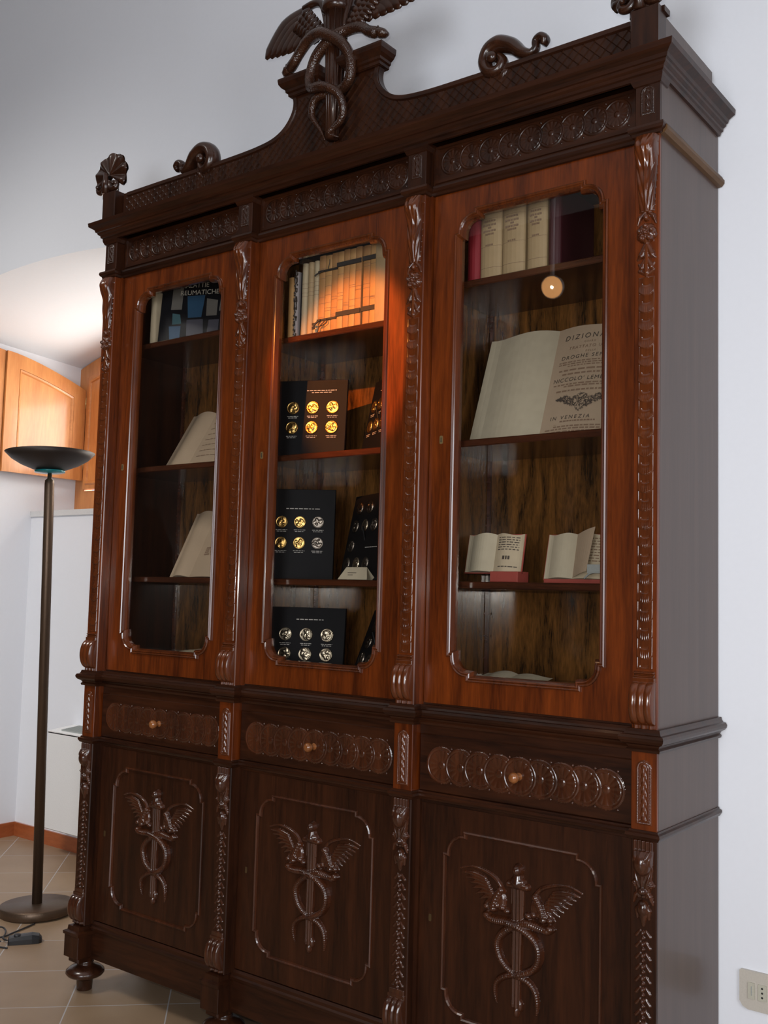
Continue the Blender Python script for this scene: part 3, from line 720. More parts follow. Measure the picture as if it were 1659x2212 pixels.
for i, (a, c) in enumerate(BAY):
    xc = (a+c)/2
    # frieze
    b = MB(); b.bbox(a, c, YR+.008, .06, 2.99, 3.135, .002)
    lp = [(a+.012, 3.005), (c-.012, 3.005), (c-.012, 3.130), (a+.012, 3.130)]
    b.sweep(lp, [(.002, YR+.008), (0, YR+.003), (-.008, YR+.003), (-.010, YR+.008)], True, 'xz')
    f = P(b, 'frieze_panel', M['darkh']); link('carving', ME_FR, M['frieze'], f, (xc, YR+.008, 0))
    # drawer
    b = MB(); b.bbox(a+.004, c-.004, YR, .06, 1.022, 1.200, .003)
    d = P(b, 'drawer', M['darkh']); link('carving', ME_DR, M['lowcarve'], d, (xc, YR, 0))
    MB().lathe([(.012, 0), (.012, .006), (.007, .010), (.007, .018), (.013, .022), (.0165, .031), (.0155, .040), (.009, .046), (0, .047)], (xc, YR-.001, 1.108), 28, 'y').obj('knob', M['knob'], d)
    if i == 1:
        pass
    # glazed door
    x0, x1 = a+.013, c-.013; g0, g1 = xc-.270, xc+.270; z0, z1 = 1.372, 2.890
    op = opening(g0, g1, z0, z1, .060, .014)
    b = MB(); b.poly([(x0, 1.297), (x1, 1.297), (x1, 2.962), (x0, 2.962)], [op], YR+.004, YR+.030)
    dr = P(b, 'glass_door', M['red'])
    b = MB(); Y0 = YR+.004
    b.sweep(op, [(.001, Y0+.001), (-.0005, Y0-.006), (-.004, Y0-.009), (-.0075, Y0-.006), (-.009, Y0-.0045), (-.0115, Y0-.0085), (-.015, Y0-.007), (-.0185, Y0+.001), (-.0215, Y0+.009), (-.0215, Y0+.024)], True, 'xz', False)
    b.obj('glazing_moulding', M['redcarve'], dr)
    MB().box(g0+.004, g1-.004, Y0+.014, Y0+.017, z0+.004, z1-.004).obj('glass_pane', M['glass'], dr)
    kx = a+.058; kz = 2.141
    kp = [(kx+.004*math.cos(t_), kz+.006+.005*math.sin(t_)) for t_ in np.linspace(-.8, math.pi+.8, 12)]+[(kx-.0035, kz-.010), (kx+.0035, kz-.010)]
    MB().poly(rrect(kx-.006, kx+.006, kz-.014, kz+.013, .004, 4), [], Y0-.0015, Y0).obj('keyhole_plate', M['brass'], dr)
    MB().poly([(kx+.0016*math.cos(t_), kz+.005+.0022*math.sin(t_)) for t_ in np.linspace(-.8, math.pi+.8, 10)]+[(kx-.0018, kz-.008), (kx+.0018, kz-.008)], [], Y0-.002, Y0-.0012).obj('keyhole', M['hole'], dr)
    # lower door
    g0, g1 = xc-.268, xc+.268; z0, z1 = .355, .918
    op = opening(g0, g1, z0, z1, .060, .014)
    b = MB(); b.poly([(x0, .285), (x1, .285), (x1, .985), (x0, .985)], [op], YR+.004, YR+.020)
    dr = P(b, 'lower_door', M['dark'])
    b = MB(); b.sweep(op, [(.001, Y0+.001), (-.001, Y0-.005), (-.005, Y0-.0075), (-.009, Y0-.004), (-.012, Y0+.004)], True, 'xz'); b.obj('panel_moulding', M['lowcarve'], dr)
    MB().box(g0-.005, g1+.005, Y0+.003, Y0+.012, z0-.005, z1+.005).obj('door_panel', M['dark'], dr)
    link('caduceus_carving', ME_ST, M['lowcarve'], dr, (xc-.0, Y0+.003, 0))
    kx, kz = a+.055, .636
    MB().poly(rrect(kx-.005, kx+.005, kz-.011, kz+.011, .003, 4), [], Y0-.0015, Y0).obj('keyhole_plate', M['dull_brass'], dr)
    # plinth
    b = MB(); b.bbox(a-.002, c+.002, YR+.002, .08, .130, .252, .002); P(b, 'plinth', M['darkh'])
    b = MB(); b.sweep([(a+.002, YR+.002), (c-.002, YR+.002)], [(0, .243), (.006, .246), (.008, .256), (.003, .262), (.002, .272), (-.004, .280), (-.03, .280)]); P(b, 'plinth_moulding', M['darkh'])
    # rails behind the moulding bands
    P(MB().box(a, c, YR+.006, .06, 1.198, 1.30), 'rail', M['darkh'])
    P(MB().box(a, c, YR+.006, .06, .982, 1.024), 'rail', M['darkh'])
    P(MB().box(a, c, YR+.006, .06, 2.96, 2.99), 'rail', M['darkh'])

# moulding bands that break forward round the pilasters
band('ledge', [(0, 1.229), (.009, 1.229), (.011, 1.236), (.006, 1.241), (.010, 1.248), (.020, 1.253), (.026, 1.260), (.0275, 1.268), (.024, 1.275), (.016, 1.277), (.012, 1.283), (.010, 1.291), (-.03, 1.292)], M['darkh'])
band('drawer_moulding', [(0, .994), (.006, .996), (.0085, 1.001), (.012, 1.006), (.011, 1.013), (.004, 1.016), (.003, 1.021), (-.02, 1.022)], M['darkh'])
band('frieze_moulding', [(0, 2.958), (.006, 2.960), (.008, 2.968), (.014, 2.972), (.017, 2.980), (.015, 2.988), (.006, 2.992), (-.02, 2.993)], M['darkh'])
for nme, z0, z1, o in (('side_moulding', 2.957, 2.991, .020),):
    b = MB(); b.sweep([(WT, .004), (WT, DB+.004)], [(0, z0), (.012, z0+.002), (o, z0+.012), (o, z1-.012), (.012, z1-.002), (0, z1)]); P(b, nme, M['sidetrim'])
U = [(0, DB), (0, 0), (WT, 0), (WT, DB)]
band('cornice', [(0, 3.125), (.008, 3.126), (.011, 3.136), (.017, 3.139), (.018, 3.148), (.026, 3.153), (.028, 3.160), (.033, 3.162), (.036, 3.172), (.045, 3.178), (.055, 3.184), (.057, 3.200), (-.44, 3.201)], M['darkh'], U)
P(MB().box(.0, WT, .0, DB, 3.19, 3.2), 'cornice_top', M['dark'])
# pilaster caps under the cornice
for x in LX:
    b = MB(); b.sweep([(x, .05), (x, 0), (x+PW, 0), (x+PW, .05)], [(0, 3.108), (.004, 3.110), (.010, 3.124), (.011, 3.134), (0, 3.136)]); P(b, 'pilaster_cap', M['darkh'])

# pediment board ------------------------------------------------------------
YPD = .035; XC = 1.25
half = [(1.19, 3.337), (.60, 3.3375), (.47, 3.339), (.38, 3.343), (.31, 3.352), (.262, 3.370), (.228, 3.397), (.206, 3.430), (.200, 3.462), (.206, 3.487), (.212, 3.50), (.212, 3.535), (.06, 3.535), (.06, 3.50)]
half = [half[0]]+[tuple(p) for p in smooth_path(half[1:10], 4)]+half[10:]
halfL = [(XC-a, z) for a, z in half]; halfR = [(XC+a, z) for a, z in reversed(half)]
notch = [(XC-.060, 3.49), (XC-.045, 3.462), (XC-.02, 3.447), (XC+.02, 3.447), (XC+.045, 3.462), (XC+.060, 3.49)]
out = [(XC-1.19, 3.199)]+halfL+notch+halfR+[(XC+1.19, 3.199)]
ped = P(MB().poly(out, [], YPD, YPD+.028), 'pediment', M['dark'])
# raised rim along its upper edge
rim = halfL[1:-3]
for sd in (1, -1):
    pth = [(x if sd == 1 else 2*XC-x, z) for x, z in rim]
    if sd == -1: pth = pth[::-1]
    b = MB(); pr = [(.002, YPD+.001), (.002, YPD-.007), (.016, YPD-.007), (.019, YPD-.003), (.021, YPD+.001)]
    b.sweep([(x, z) for x, z in pth], pr, False, 'xz'); b.obj('pediment_rim', M['darkh'], ped)
for xa, xb in ((XC-1.16, XC-.60), (XC+.60, XC+1.16)):
    b = MB(); b.sweep([(xa, 3.337), (xb, 3.337)], [(0.002, YPD+.001), (.002, YPD-.007), (.016, YPD-.007), (.021, YPD+.001)], False, 'xz'); b.obj('pediment_rim', M['darkh'], ped)
# lattice of crossing ridges clipped to the board
def inside(x, z, poly):
    r = False; j = len(poly)-1
    for i in range(len(poly)):
        if (poly[i][1] > z) != (poly[j][1] > z) and x < (poly[j][0]-poly[i][0])*(z-poly[i][1])/(poly[j][1]-poly[i][1])+poly[i][0]: r = not r
        j = i
    return r
def okp(x, z):
    return z > 3.203 and all(inside(x+dx, z+dz, out) for dx, dz in ((.018, .0), (-.018, .0), (0, .020))) and z < 3.47
b = MB()
for sl in (1, -1):
    kz = 1.0
    cst = -.6
    while cst < 2.9:
        x0l = cst; run = None; pts = []
        for k in range(0, 62):
            z = 3.204+k*.0045; x = x0l+sl*(z-3.204)*kz
            if okp(x, z):
                if run is None: run = (x, z)
                last = (x, z)
            if (not okp(x, z) or k == 61) and run is not None:
                if last[1]-run[1] > .006:
                    dx, dz = last[0]-run[0], last[1]-run[1]; L = math.hypot(dx, dz); nx_, nz_ = -dz/L*.0022, dx/L*.0022
                    A = (run[0], run[1]); B = last
                    b.add([(A[0]-nx_, YPD+.001, A[1]-nz_), (A[0], YPD-.005, A[1]), (A[0]+nx_, YPD+.001, A[1]+nz_), (B[0]-nx_, YPD+.001, B[1]-nz_), (B[0], YPD-.005, B[1]), (B[0]+nx_, YPD+.001, B[1]+nz_)],
                          [(0, 1, 4, 3), (1, 2, 5, 4), (0, 2, 1), (3, 4, 5)])
                run = None
        cst += .036
b.obj('lattice_carving', M['lattice'], ped)
# broken-pediment caps
for s_ in (-1, 1):
    xa, xb = (XC-.212, XC-.075) if s_ < 0 else (XC+.075, XC+.212)
    b = MB(); b.bbox(xa, xb, YPD-.012, YPD+.04, 3.487, 3.53, .002)
    pth = [(xa, YPD+.04), (xa, YPD-.012), (xb, YPD-.012), (xb, YPD+.04)]
    b.sweep(pth, [(0, 3.488), (.004, 3.489), (.005, 3.499), (.012, 3.503), (.013, 3.512), (.024, 3.520), (.032, 3.532), (.034, 3.545), (.034, 3.552), (-.025, 3.556)])
    b.box(xa-.02, xb+.02, YPD-.03, YPD+.05, 3.545, 3.553)
    P(b, 'pediment_cap', M['dark'])
# side galleries and corner posts
for x in (2.466, .006): P(MB().box(x, x+.026, .05, .44, 3.2, 3.330), 'side_gallery', M['side' if x > 1 else 'dark'])
for xc in (.008, 2.452):
    b = MB(); b.bbox(xc-.042, xc+.042, -.004, .055, 3.199, 3.345, .003)
    if xc > 1: b.box(xc+.010, xc+.048, .03, .07, 3.335, 3.352)
    P(b, 'corner_post', M['dark'])
# shell finials
def shell(cx, cz, y):
    b = MB(); n = 9; NA = 96; NR = 10
    for s_, yo in ((-1, 0), (1, .03)):
        v = []; f = []
        for r_ in range(NR+1):
            for a_ in range(NA+1):
                th = math.radians(-38+256*a_/NA); rr = .098*(1+.075*(abs(math.cos((th-math.pi/2)*4.6))-.5))*(r_/NR)
                fl = .009*math.cos((th-math.pi/2)*9.2)*(r_/NR)
                dome = .014*math.sqrt(max(0, 1-(r_/NR)**2.5))*(1 if r_ else .6)
                v.append((cx+rr*math.cos(th)*1.06, y+.015+s_*(dome*.6+.004+fl*(.2 if r_ == NR else 1)), cz+.03+rr*math.sin(th)))
        for r_ in range(NR):
            for a_ in range(NA):
                k = r_*(NA+1)+a_; f.append((k, k+1, k+NA+2, k+NA+1))
        b.add(v, f, True)
    for s_ in (-1, 1):
        pts = [(cx+s_*(.050+(.036-.0038*k)*math.cos(k*.55+2.6)), y-.004, cz-.022+(.034-.0038*k)*math.sin(k*.55+2.6)) for k in range(9)]
        b.tube(smooth_path(pts, 4), [.014]*20+[.012]*13, 10)
        b.lathe([(.010, 0), (.007, .012), (0, .016)], (cx+s_*.052, y-.012, cz-.022), 14, 'y')
    b.bbox(cx-.035, cx+.035, y-.004, y+.03, cz-.075, cz+.0, .004)
    b.tube([(cx, y-.012, cz-.06), (cx, y-.016, cz+.03)], [.018, .010], 10)
    return b
P(shell(-.030, 3.408, .02), 'shell_finial', M['carve'])
P(shell(2.432, 3.410, .02), 'shell_finial', M['carve'])
# S-scroll ornaments lying on the pediment shoulders
def sscroll(xb, s_):
    b = MB(); q = lambda dx, dz: (xb+s_*dx, YPD+.008, 3.335+dz)
    pts = [q(-.115, .028), q(-.122, .044), q(-.108, .056), q(-.090, .048), q(-.088, .026), q(-.072, .014), q(-.040, .026), q(-.005, .058), q(.040, .078), q(.078, .066), q(.094, .030), q(.078, -.004), q(.046, -.008), q(.030, .018), q(.046, .038), q(.060, .026)]
    rad = [.010, .014, .015, .013, .012, .014, .020, .026, .028, .026, .024, .022, .018, .016, .014, .010]
    sp = smooth_path(pts, 5); rr = list(np.interp(np.linspace(0, 1, len(sp)), np.linspace(0, 1, len(rad)), rad))
    b.tube(sp, rr, 14, 1.5, axis=(0, 1, 0))
    b.lathe([(.020, 0), (.017, .010), (.008, .016), (0, .017)], (xb+s_*.054, YPD-.024, 3.362), 18, 'y')
    b.tube([q(.01, .0), q(.03, -.03), q(.05, -.05)], [.016, .014, .005], 8)
    return b
P(sscroll(.515, 1), 'scroll_ornament', M['carve']); P(sscroll(2*XC-.515, -1), 'scroll_ornament', M['carve'])

# crest: winged staff with two snakes --------------------------------------
crest = P(MB().tube([(1.262, .012, 3.262), (1.262, .014, 3.5), (1.264, .02, 3.74)], [.022, .029, .044], 16), 'crest_staff', M['carve'])
b = MB()
for k in range(12):
    a = 2*math.pi*k/12; b.tube([(1.262+.021*math.cos(a), .012+.021*math.sin(a), 3.27), (1.264+.043*math.cos(a), .02+.043*math.sin(a), 3.74)], .0035, 6)
b.obj('staff_fluting', M['carve'], crest)
MB().lathe([(.044, 3.735), (.058, 3.745), (.058, 3.77), (.048, 3.78), (.044, 3.80), (.055, 3.815), (.048, 3.84), (.0, 3.87)], (1.264, .02, 0), 28).obj('staff_cap', M['carve'], crest)
def wing(s_):
    b = MB(); q = lambda x, z, y=0: (XC+.012+s_*(XC+.012-x), .026+y, z)
    arm = smooth_path([q(1.225, 3.675), q(1.212, 3.735), q(1.190, 3.795), q(1.150, 3.818), q(1.095, 3.815)], 6)
    b.tube(arm, list(np.linspace(.018, .013, len(arm))), 10, 1.2, axis=(0, 1, 0))
    n = 9
    for i in range(n):
        f = i/(n-1)
        rootp = (1.192-.085*(1-f)+.01*f, 3.812-.115*f); tip = (.897+.205*f+.03*f*f, 3.683+.004*f-.012*math.sin(f*3))
        mid = ((rootp[0]+tip[0])/2-.012*(1-f), (rootp[1]+tip[1])/2+.034*(1-f)+.004)
        pts = smooth_path([q(*rootp, -.004*f), q(*mid, .004), q(*tip, .006)], 7)
        rr = list(np.interp(np.linspace(0, 1, len(pts)), [0, .5, .85, 1], [.014, .026, .026, .008]))
        b.tube(pts, rr, 10, .32, axis=(0, 1, 0))
    for row in range(3):
        for i in range(7):
            f = i/6
            x = 1.215-.085*(1-f)-.02*row-.01; z = 3.795-.105*f-.016*row*(1-f)
            pts = [q(x+.012, z+.008, -.010+.002*row), q(x-.010, z-.006, -.014+.002*row), q(x-.034, z-.022-.01*f, -.008+.002*row)]
            b.tube(pts, [.008, .016, .006], 8, .55, axis=(0, 1, 0))
    return b
wing(-1).obj('crest_wing', M['carve'], crest); wing(1).obj('crest_wing', M['carve'], crest)
def snake(pts2, ys, head):
    pts = [(x, y, z) for (x, z), y in zip(pts2, ys)]
    sp = smooth_path(pts, 6); n = len(sp)
    rr = list(np.interp(np.linspace(0, 1, n), [0, .03, .10, .25, .6, .85, 1], [.008, .021, .019, .022, .018, .012, .003]))
    b = MB(); b.tube(sp, rr, 14)
    # raised scale rings
    for k in range(4, n-6, 1):
        pass
    p0 = Vector(pts[0]); d = (Vector(pts[0])-Vector(pts[1])).normalized()
    b.tube([p0-d*.022, p0, p0+d*.02, p0+d*.034], [.014, .024, .020, .007], 12, .75)
    for e in (-1, 1): b.tube([p0+Vector((0, e*.012, .014)), p0+Vector((0, e*.014, .020))], [.006, .003], 8)
    return b
s1 = [(1.050, 3.578), (1.092, 3.592), (1.128, 3.622), (1.176, 3.645), (1.249, 3.638), (1.322, 3.591), (1.355, 3.533), (1.350, 3.467), (1.308, 3.439), (1.257, 3.434), (1.203, 3.425), (1.178, 3.394), (1.180, 3.356), (1.212, 3.308), (1.232, 3.266)]
s2 = [(1.480, 3.585), (1.441, 3.598), (1.401, 3.628), (1.343, 3.643), (1.275, 3.628), (1.203, 3.590), (1.170, 3.544), (1.166, 3.497), (1.196, 3.456), (1.257, 3.438), (1.315, 3.406), (1.330, 3.355), (1.314, 3.318), (1.280, 3.296), (1.262, 3.278), (1.300, 3.258)]
y1 = [.0, -.015, -.02, -.03, -.045, -.03, -.01, .0, .01, .0, -.01, -.005, 0, .005, .01]
y2 = [.0, -.01, -.005, .0, -.012, -.01, -.005, -.01, -.028, -.045, -.03, -.01, 0, .0, -.005, .005]
snake(s1, y1, 1).obj('crest_snake', M['snake'], crest); snake(s2, y2, -1).obj('crest_snake', M['snake'], crest)

# ------------------------------------------------------------------ what the bookcase holds
def upright_book(name, x0, x1, z0, h, y0, depth, mat, label, cat='book', group=None, bands=(), block=True, tilt=0, rnd=.35):
    """standing book, rounded spine toward the room"""
    root = thing(name, label, cat, ((x0+x1)/2, y0+depth/2, z0), group); w = x1-x0; b = MB(); n = 8; sec = []
    for i in range(n+1):
        a = math.pi*i/n; sec.append(((x0+x1)/2-w/2*math.cos(a), y0+w*rnd*(1-math.sin(a))))
    sec += [(x1, y0+depth), (x0, y0+depth)]
    m = len(sec); v = [(x, y, z0) for x, y in sec]+[(x, y, z0+h) for x, y in sec]
    f = [(i, (i+1) % m, m+(i+1) % m, m+i) for i in range(m)]+[tuple(reversed(range(m))), tuple(range(m, 2*m))]
    b.add(v, f)
    if tilt:
        R = Matrix.Translation((x0, 0, z0)) @ Matrix.Rotation(tilt, 4, 'Y') @ Matrix.Translation((-x0, 0, -z0)); b.v = [tuple(R @ Vector(p)) for p in b.v]
    b.obj('cover', mat, root)
    if block:
        bb = MB().box(x0+w*.14, x1-w*.14, y0+depth*.1, y0+depth-.004, z0+h-.001, z0+h+.0015)
        if tilt: bb.v = [tuple(R @ Vector(p)) for p in bb.v]
        bb.obj('page_block', M['paper'], root)
    if bands:
        bb = MB()
        for zb, hb in bands:
            vs = [(x, y-.0006, z0+zb*h) for x, y in sec[:n+1]]+[(x, y-.0006, z0+zb*h+hb) for x, y in sec[:n+1]]
            bb.add(vs, [(i, i+1, n+2+i, n+1+i) for i in range(n)])
        bb.obj('spine_lettering', M['ink2'], root)
    return root
# left bay, top shelf
z = 2.675
upright_book('book', .158, .192, z, .232, .125, .2, M['paper'], 'cream-spined tall book at the left end of the left bay top shelf')
# picture book with its cover to the room, leaning
t = thing('picture_book', 'black picture book with blue photo collage cover facing out on the left bay top shelf', 'book', (.42, .23, z))
bm_ = Matrix.Translation((.205, .135, z)) @ Matrix.Rotation(math.radians(22), 4, 'Z') @ Matrix.Rotation(math.radians(-7), 4, 'X')
def place(b, mt): b.v = [tuple(mt @ Vector(p)) for p in b.v]; return b
place(MB().box(0, .36, 0, .028, 0, .285), bm_).obj('cover', M['cover'], t)
place(MB().box(.004, .357, .004, .024, .2851, .2856), bm_).obj('page_block', M['paper'], t)
cells = [(.052, .105, .155, .270, 'photo_b'), (.052, .105, .005, .085, 'photo_a'), (.055, .098, .088, .135, 'photo_c'), (.125, .20, .115, .215, 'photo_a'), (.125, .205, .015, .10, 'photo_d'), (.215, .265, .12, .195, 'photo_b'), (.28, .335, .14, .205, 'photo_b'), (.225, .28, .02, .105, 'photo_d'), (.295, .34, .03, .11, 'photo_d'), (.13, .20, .004, .028, 'photo_c')]
for a0, a1, c0_, c1, mk in cells:
    j = [random.uniform(-.008, .008) for _ in range(8)]
    b = MB(); b.add([(a0+j[0], -.0006, c0_), (a1+j[1], -.0006, c0_+j[2]*.5), (a1+j[3], -.0006, c1+j[4]), (a0+j[5], -.0006, c1+j[6])], [(0, 1, 2, 3)])
    place(b, bm_).obj('cover_photo', M[mk], t)
RX = Matrix.Rotation(math.radians(90), 4, 'X')
text('title_lettering', 'MALATTIE', .032, M['lettering'], t, bm_ @ Matrix.Translation((.085, -.001, .252)) @ RX, sx=.9)
text('title_lettering', 'REUMATICHE', .030, M['lettering'], t, bm_ @ Matrix.Translation((.085, -.001, .219)) @ RX, sx=1.0)

# open books on stands
def open_book(name, label, xs, y, z, wl, wr, H, lean, curl=.018, matl=None, matr=None, thick=.016, group=None, stand=True, yaw=0, cover=None):
    """open book: spine foot at (xs,y,z); pages wl left, wr right; leaning back by lean degrees"""
    root = thing(name, label, 'book', (xs, y, z), group)
    mt = Matrix.Translation((xs, y, z)) @ Matrix.Rotation(math.radians(yaw), 4, 'Z') @ Matrix.Rotation(math.radians(-lean), 4, 'X')
    for s_, w_, mm, nm_ in ((-1, wl, matl, 'left_page'), (1, wr, matr, 'right_page')):
        n = 12; v = []
        for i in range(n+1):
            f = i/n; yy = -curl*math.sin(math.pi*min(1, f*1.15))*(1 if s_ < 0 else .6)+.004*f
            wav = .003*math.sin(f*7)
            for zz, yo in ((0, 0), (H+wav, 0), (H+wav, thick), (0, thick)): v.append((s_*w_*f, (yy if yo == 0 else thick), zz))
        f_ = [(i*4+k, i*4+(k+1) % 4, (i+1)*4+(k+1) % 4, (i+1)*4+k) for i in range(n) for k in range(4)]+[(0, 1, 2, 3), tuple(n*4+k for k in (3, 2, 1, 0))]
        b = MB(); b.add(v, f_, False); place(b, mt).obj(nm_, mm or M['paper'], root)
    if cover: place(MB().box(-wl-.004, wr+.004, thick, thick+.003, -.003, H+.003), mt).obj('cover', cover, root)
    if stand:
        L_ = math.radians(lean); dy = math.sin(L_)*H*.7; hz = math.cos(L_)*H*.7
        b = MB(); b.tube([(xs, y+dy+.022, z+hz), (xs, y+dy+.075, z+.003)], .004, 8); b.box(xs-wl*.6, xs+wr*.6, y-.002, y+.05, z-.0005, z+.001)
        b.obj('stand', M['blackcard'], root)
    return root, mt
def lines(mt, rows, mat, parent, name='printed_lines', y=-.0105, seed=1):
    """rows: (x0,x1,z,height,word gap) thin printed words"""
    r = random.Random(seed); b = MB()
    for x0, x1, z_, h_, wl_ in rows:
        x = x0
        while x < x1:
            w_ = r.uniform(.5, 1.5)*wl_; w_ = min(w_, x1-x)
            yy = y if not callable(y) else y(x)
            y2 = y if not callable(y) else y(x+w_)
            b.add([(x, yy, z_), (x+w_, y2, z_), (x+w_, y2, z_+h_), (x, yy, z_+h_)], [(0, 1, 2, 3)]); x += w_+wl_*.28
    return place(b, mt).obj(name, mat, parent)
def py(w, curl, s=.6): return lambda x: -curl*math.sin(math.pi*min(1, abs(x)/w*1.15))*s+.004*abs(x)/w-.0012
# left bay open books
rt_, mt = open_book('open_book', 'open antique book leaning on the left bay middle shelf', .350, .20, 2.147, .150, .24, .30, 32, group='open books in the left bay', matl=M['paper2'], matr=M['paper2'])
lines(mt, [(.03, .2, .23-.03*k, .004, .02) for k in range(7)], M['ink2'], rt_, y=py(.24, .018))
rt_, mt = open_book('open_book', 'open antique book with engraving on the left bay shelf below the other', .415, .18, 1.687, .125, .22, .31, 27, group='open books in the left bay', matl=M['paper2'], matr=M['paper2'])
lines(mt, [(.03, .19, .27-.02*k, .004, .02) for k in range(4)]+[(.04, .13, .13-.01*k, .007, .03) for k in range(4)], M['ink2'], rt_, y=py(.22, .018))
rt_, mt = open_book('open_booklet', 'open booklet lying flat on the floor of the left bay', .46, .10, 1.369, .155, .17, .24, 86, .006, M['white_paper'], M['white_paper'], .004, stand=False, yaw=6)
lines(mt, [(.02, .15, .21-.018*k, .004, .02) for k in range(10)], M['ink2'], rt_, y=py(.17, .006))

# right bay top shelf
z = 2.675
upright_book('book', 1.762, 1.815, z, .27, .14, .2, M['redbook'], 'red book at the left end of the right bay top shelf')
def legal(x0, x1, label):
    r_ = upright_book('book', x0, x1, z, .268, .135, .2, M['cream'], label, group='tall cream volumes on the right bay top shelf', bands=((.16, .0015), (.43, .0012), (.78, .0012), (.93, .001)), rnd=.18)
    xc = (x0+x1)/2; w = (x1-x0)
    for k, (zz, ww) in enumerate(((.74, .55), (.69, .62), (.655, .15), (.615, .60), (.575, .4))):
        b = MB(); n = 5
        for q_ in range(n): xx = xc-w*ww/2+w*ww*q_/n; b.box(xx, xx+w*ww/n*.72, .1340, .1362, z+.268*zz, z+.268*zz+.006)
        b.obj('spine_title', M['ink2'], r_)
    b = MB()
    for q_ in range(4): xx = xc-w*.18+w*.09*q_; b.box(xx, xx+w*.06, .1340, .1362, z+.268*.44, z+.268*.44+.005)
    b.obj('spine_number', M['ink2'], r_)
legal(1.817, 1.899, 'first tall cream volume right of the red book, wide spine, right bay')
legal(1.901, 1.985, 'middle one of the three tall cream volumes in the right bay')
legal(1.995, 2.066, 'last tall cream volume, beside the dark maroon book, in the right bay')
upright_book('book', 2.070, 2.115, z, .275, .137, .24, M['maroon'], 'dark maroon book against the cream volumes on the right bay top shelf')
upright_book('book', 2.32, 2.38, z, .25, .16, .24, M['maroon'], 'dark book in shadow at the right end of the right bay top shelf')
# dizionario
rt_, mt = open_book('open_book', 'large open antique dictionary with title page and vignette on the right bay shelf', 2.018, .195, 2.147, .268, .272, .405, 20, .022, M['white_paper'], M['paper2'], .020, cover=M['cream'])
f_y = py(.272, .022)
def ttl(s_, x, zz, size, mat=None, sp=1.25, name='title_lettering', sx=1):
    # letters follow the page curve: one mesh per line
    o = text(name, s_, size, mat or M['ink'], None, Matrix.Translation((x, 0, zz)) @ RX, shear=.12, ext=.0001, sx=sx, sp=sp)
    for v_ in o.data.vertices: v_.co.y += f_y(min(max(v_.co.x, 0), .27))-.0006
    o.data.transform(mt); par(o, rt_)
ttl('DIZIONARIO', .030, .355, .026, sp=1.45)
ttl('OVERO', .105, .338, .009, M['ink2'], 1.6)
ttl('TRATTATO UNIVERSALE', .052, .318, .0155, M['ink2'], 1.3)
ttl('DELLE', .115, .302, .009, M['ink2'], 1.6)
ttl('DROGHE SEMPLICI', .030, .281, .0195, sp=1.35)
lines(mt, [(.025, .25, .268, .0045, .013), (.025, .25, .260, .0045, .012), (.06, .22, .252, .004, .011), (.03, .25, .236, .006, .020), (.045, .24, .221, .006, .015)], M['ink2'], rt_, y=f_y)
ttl("NICCOLO' LEMERY", .016, .196, .0205, sp=1.2)
lines(mt, [(.02, .25, .183, .005, .015), (.06, .24, .175, .005, .015), (.035, .23, .158, .006, .013)], M['ink2'], rt_, y=f_y, seed=4)
ttl('IN VENEZIA', .032, .056, .0185, sp=1.5)
lines(mt, [(.07, .19, .046, .005, .008), (.05, .22, .038, .001, .2), (.05, .24, .028, .005, .012), (.02, .25, .019, .005, .014), (.01, .25, .009, .005, .013)], M['ink2'], rt_, y=f_y, seed=6)
# vignette: scrolling foliage cluster, plain ornament
b = MB(); rr_ = random.Random(9)
for k in range(420):
    u_ = rr_.uniform(-1, 1); vv_ = rr_.uniform(0, 1)
    if vv_ > 1-.92*abs(u_)**1.6 and vv_ > .1: pass
    zmin = .080+.052*abs(u_)**.8; zmax = .145-.012*abs(u_)+.006*math.cos(u_*9)
    zz = zmin+(zmax-zmin)*vv_; xx = .130+u_*.088; a_ = rr_.uniform(0, 6.28); L_ = rr_.uniform(.003, .008); w_ = .0013
    dx, dz = math.cos(a_)*L_, math.sin(a_)*L_; nx_, nz_ = -math.sin(a_)*w_, math.cos(a_)*w_
    b.add([(xx-dx, f_y(xx)-.0007, zz-dz), (xx+nx_, f_y(xx)-.0007, zz+nz_), (xx+dx, f_y(xx)-.0007, zz+dz), (xx-nx_, f_y(xx)-.0007, zz-nz_)], [(0, 1, 2, 3)])
place(b, mt).obj('vignette', M['ink'], rt_)
# small books on the right bay lower shelf
rt_, mt = open_book('open_book', 'small open book with red covers propped on the right bay lower shelf, left of two', 1.872, .17, 1.718, .110, .098, .125, 12, .022, M['white_paper'], M['paper'], .008, group='small open books on the right bay lower shelf', cover=M['redbox'], stand=False)
lines(mt, [(.012, .085, .112-.008*k, .003, .012) for k in range(6)]+[(.035, .06, .040, .012, .01), (.02, .085, .015, .003, .01)], M['ink'], rt_, y=py(.098, .022))
MB().bbox(1.872, 1.974, .150, .22, 1.686, 1.720, .002).obj('prop_box', M['redbox'], rt_)
rt_, mt = open_book('open_book', 'small open book with a lifted brown leaf on the right bay lower shelf', 2.155, .17, 1.700, .100, .115, .142, 14, .014, M['white_paper'], M['paper'], .008, group='small open books on the right bay lower shelf', cover=M['redbox'], stand=False)
lines(mt, [(.015, .10, .125-.009*k, .0035, .012) for k in range(9)], M['ink2'], rt_, y=py(.115, .014))
b = MB(); n = 8; v = []
for i in range(n+1):
    f = i/n; yy = -.045*math.sin(f*1.3); x_ = .066*f
    v += [(x_, yy, .002+.01*f), (x_+.012*f, yy, .142+.010*f)]
b.add(v, [(2*i, 2*i+2, 2*i+3, 2*i+1) for i in range(n)]); place(b, mt).obj('lifted_leaf', M['paper2'], rt_)
MB().box(2.06, 2.27, .165, .235, 1.686, 1.698).obj('prop_box', M['redbox'], rt_)
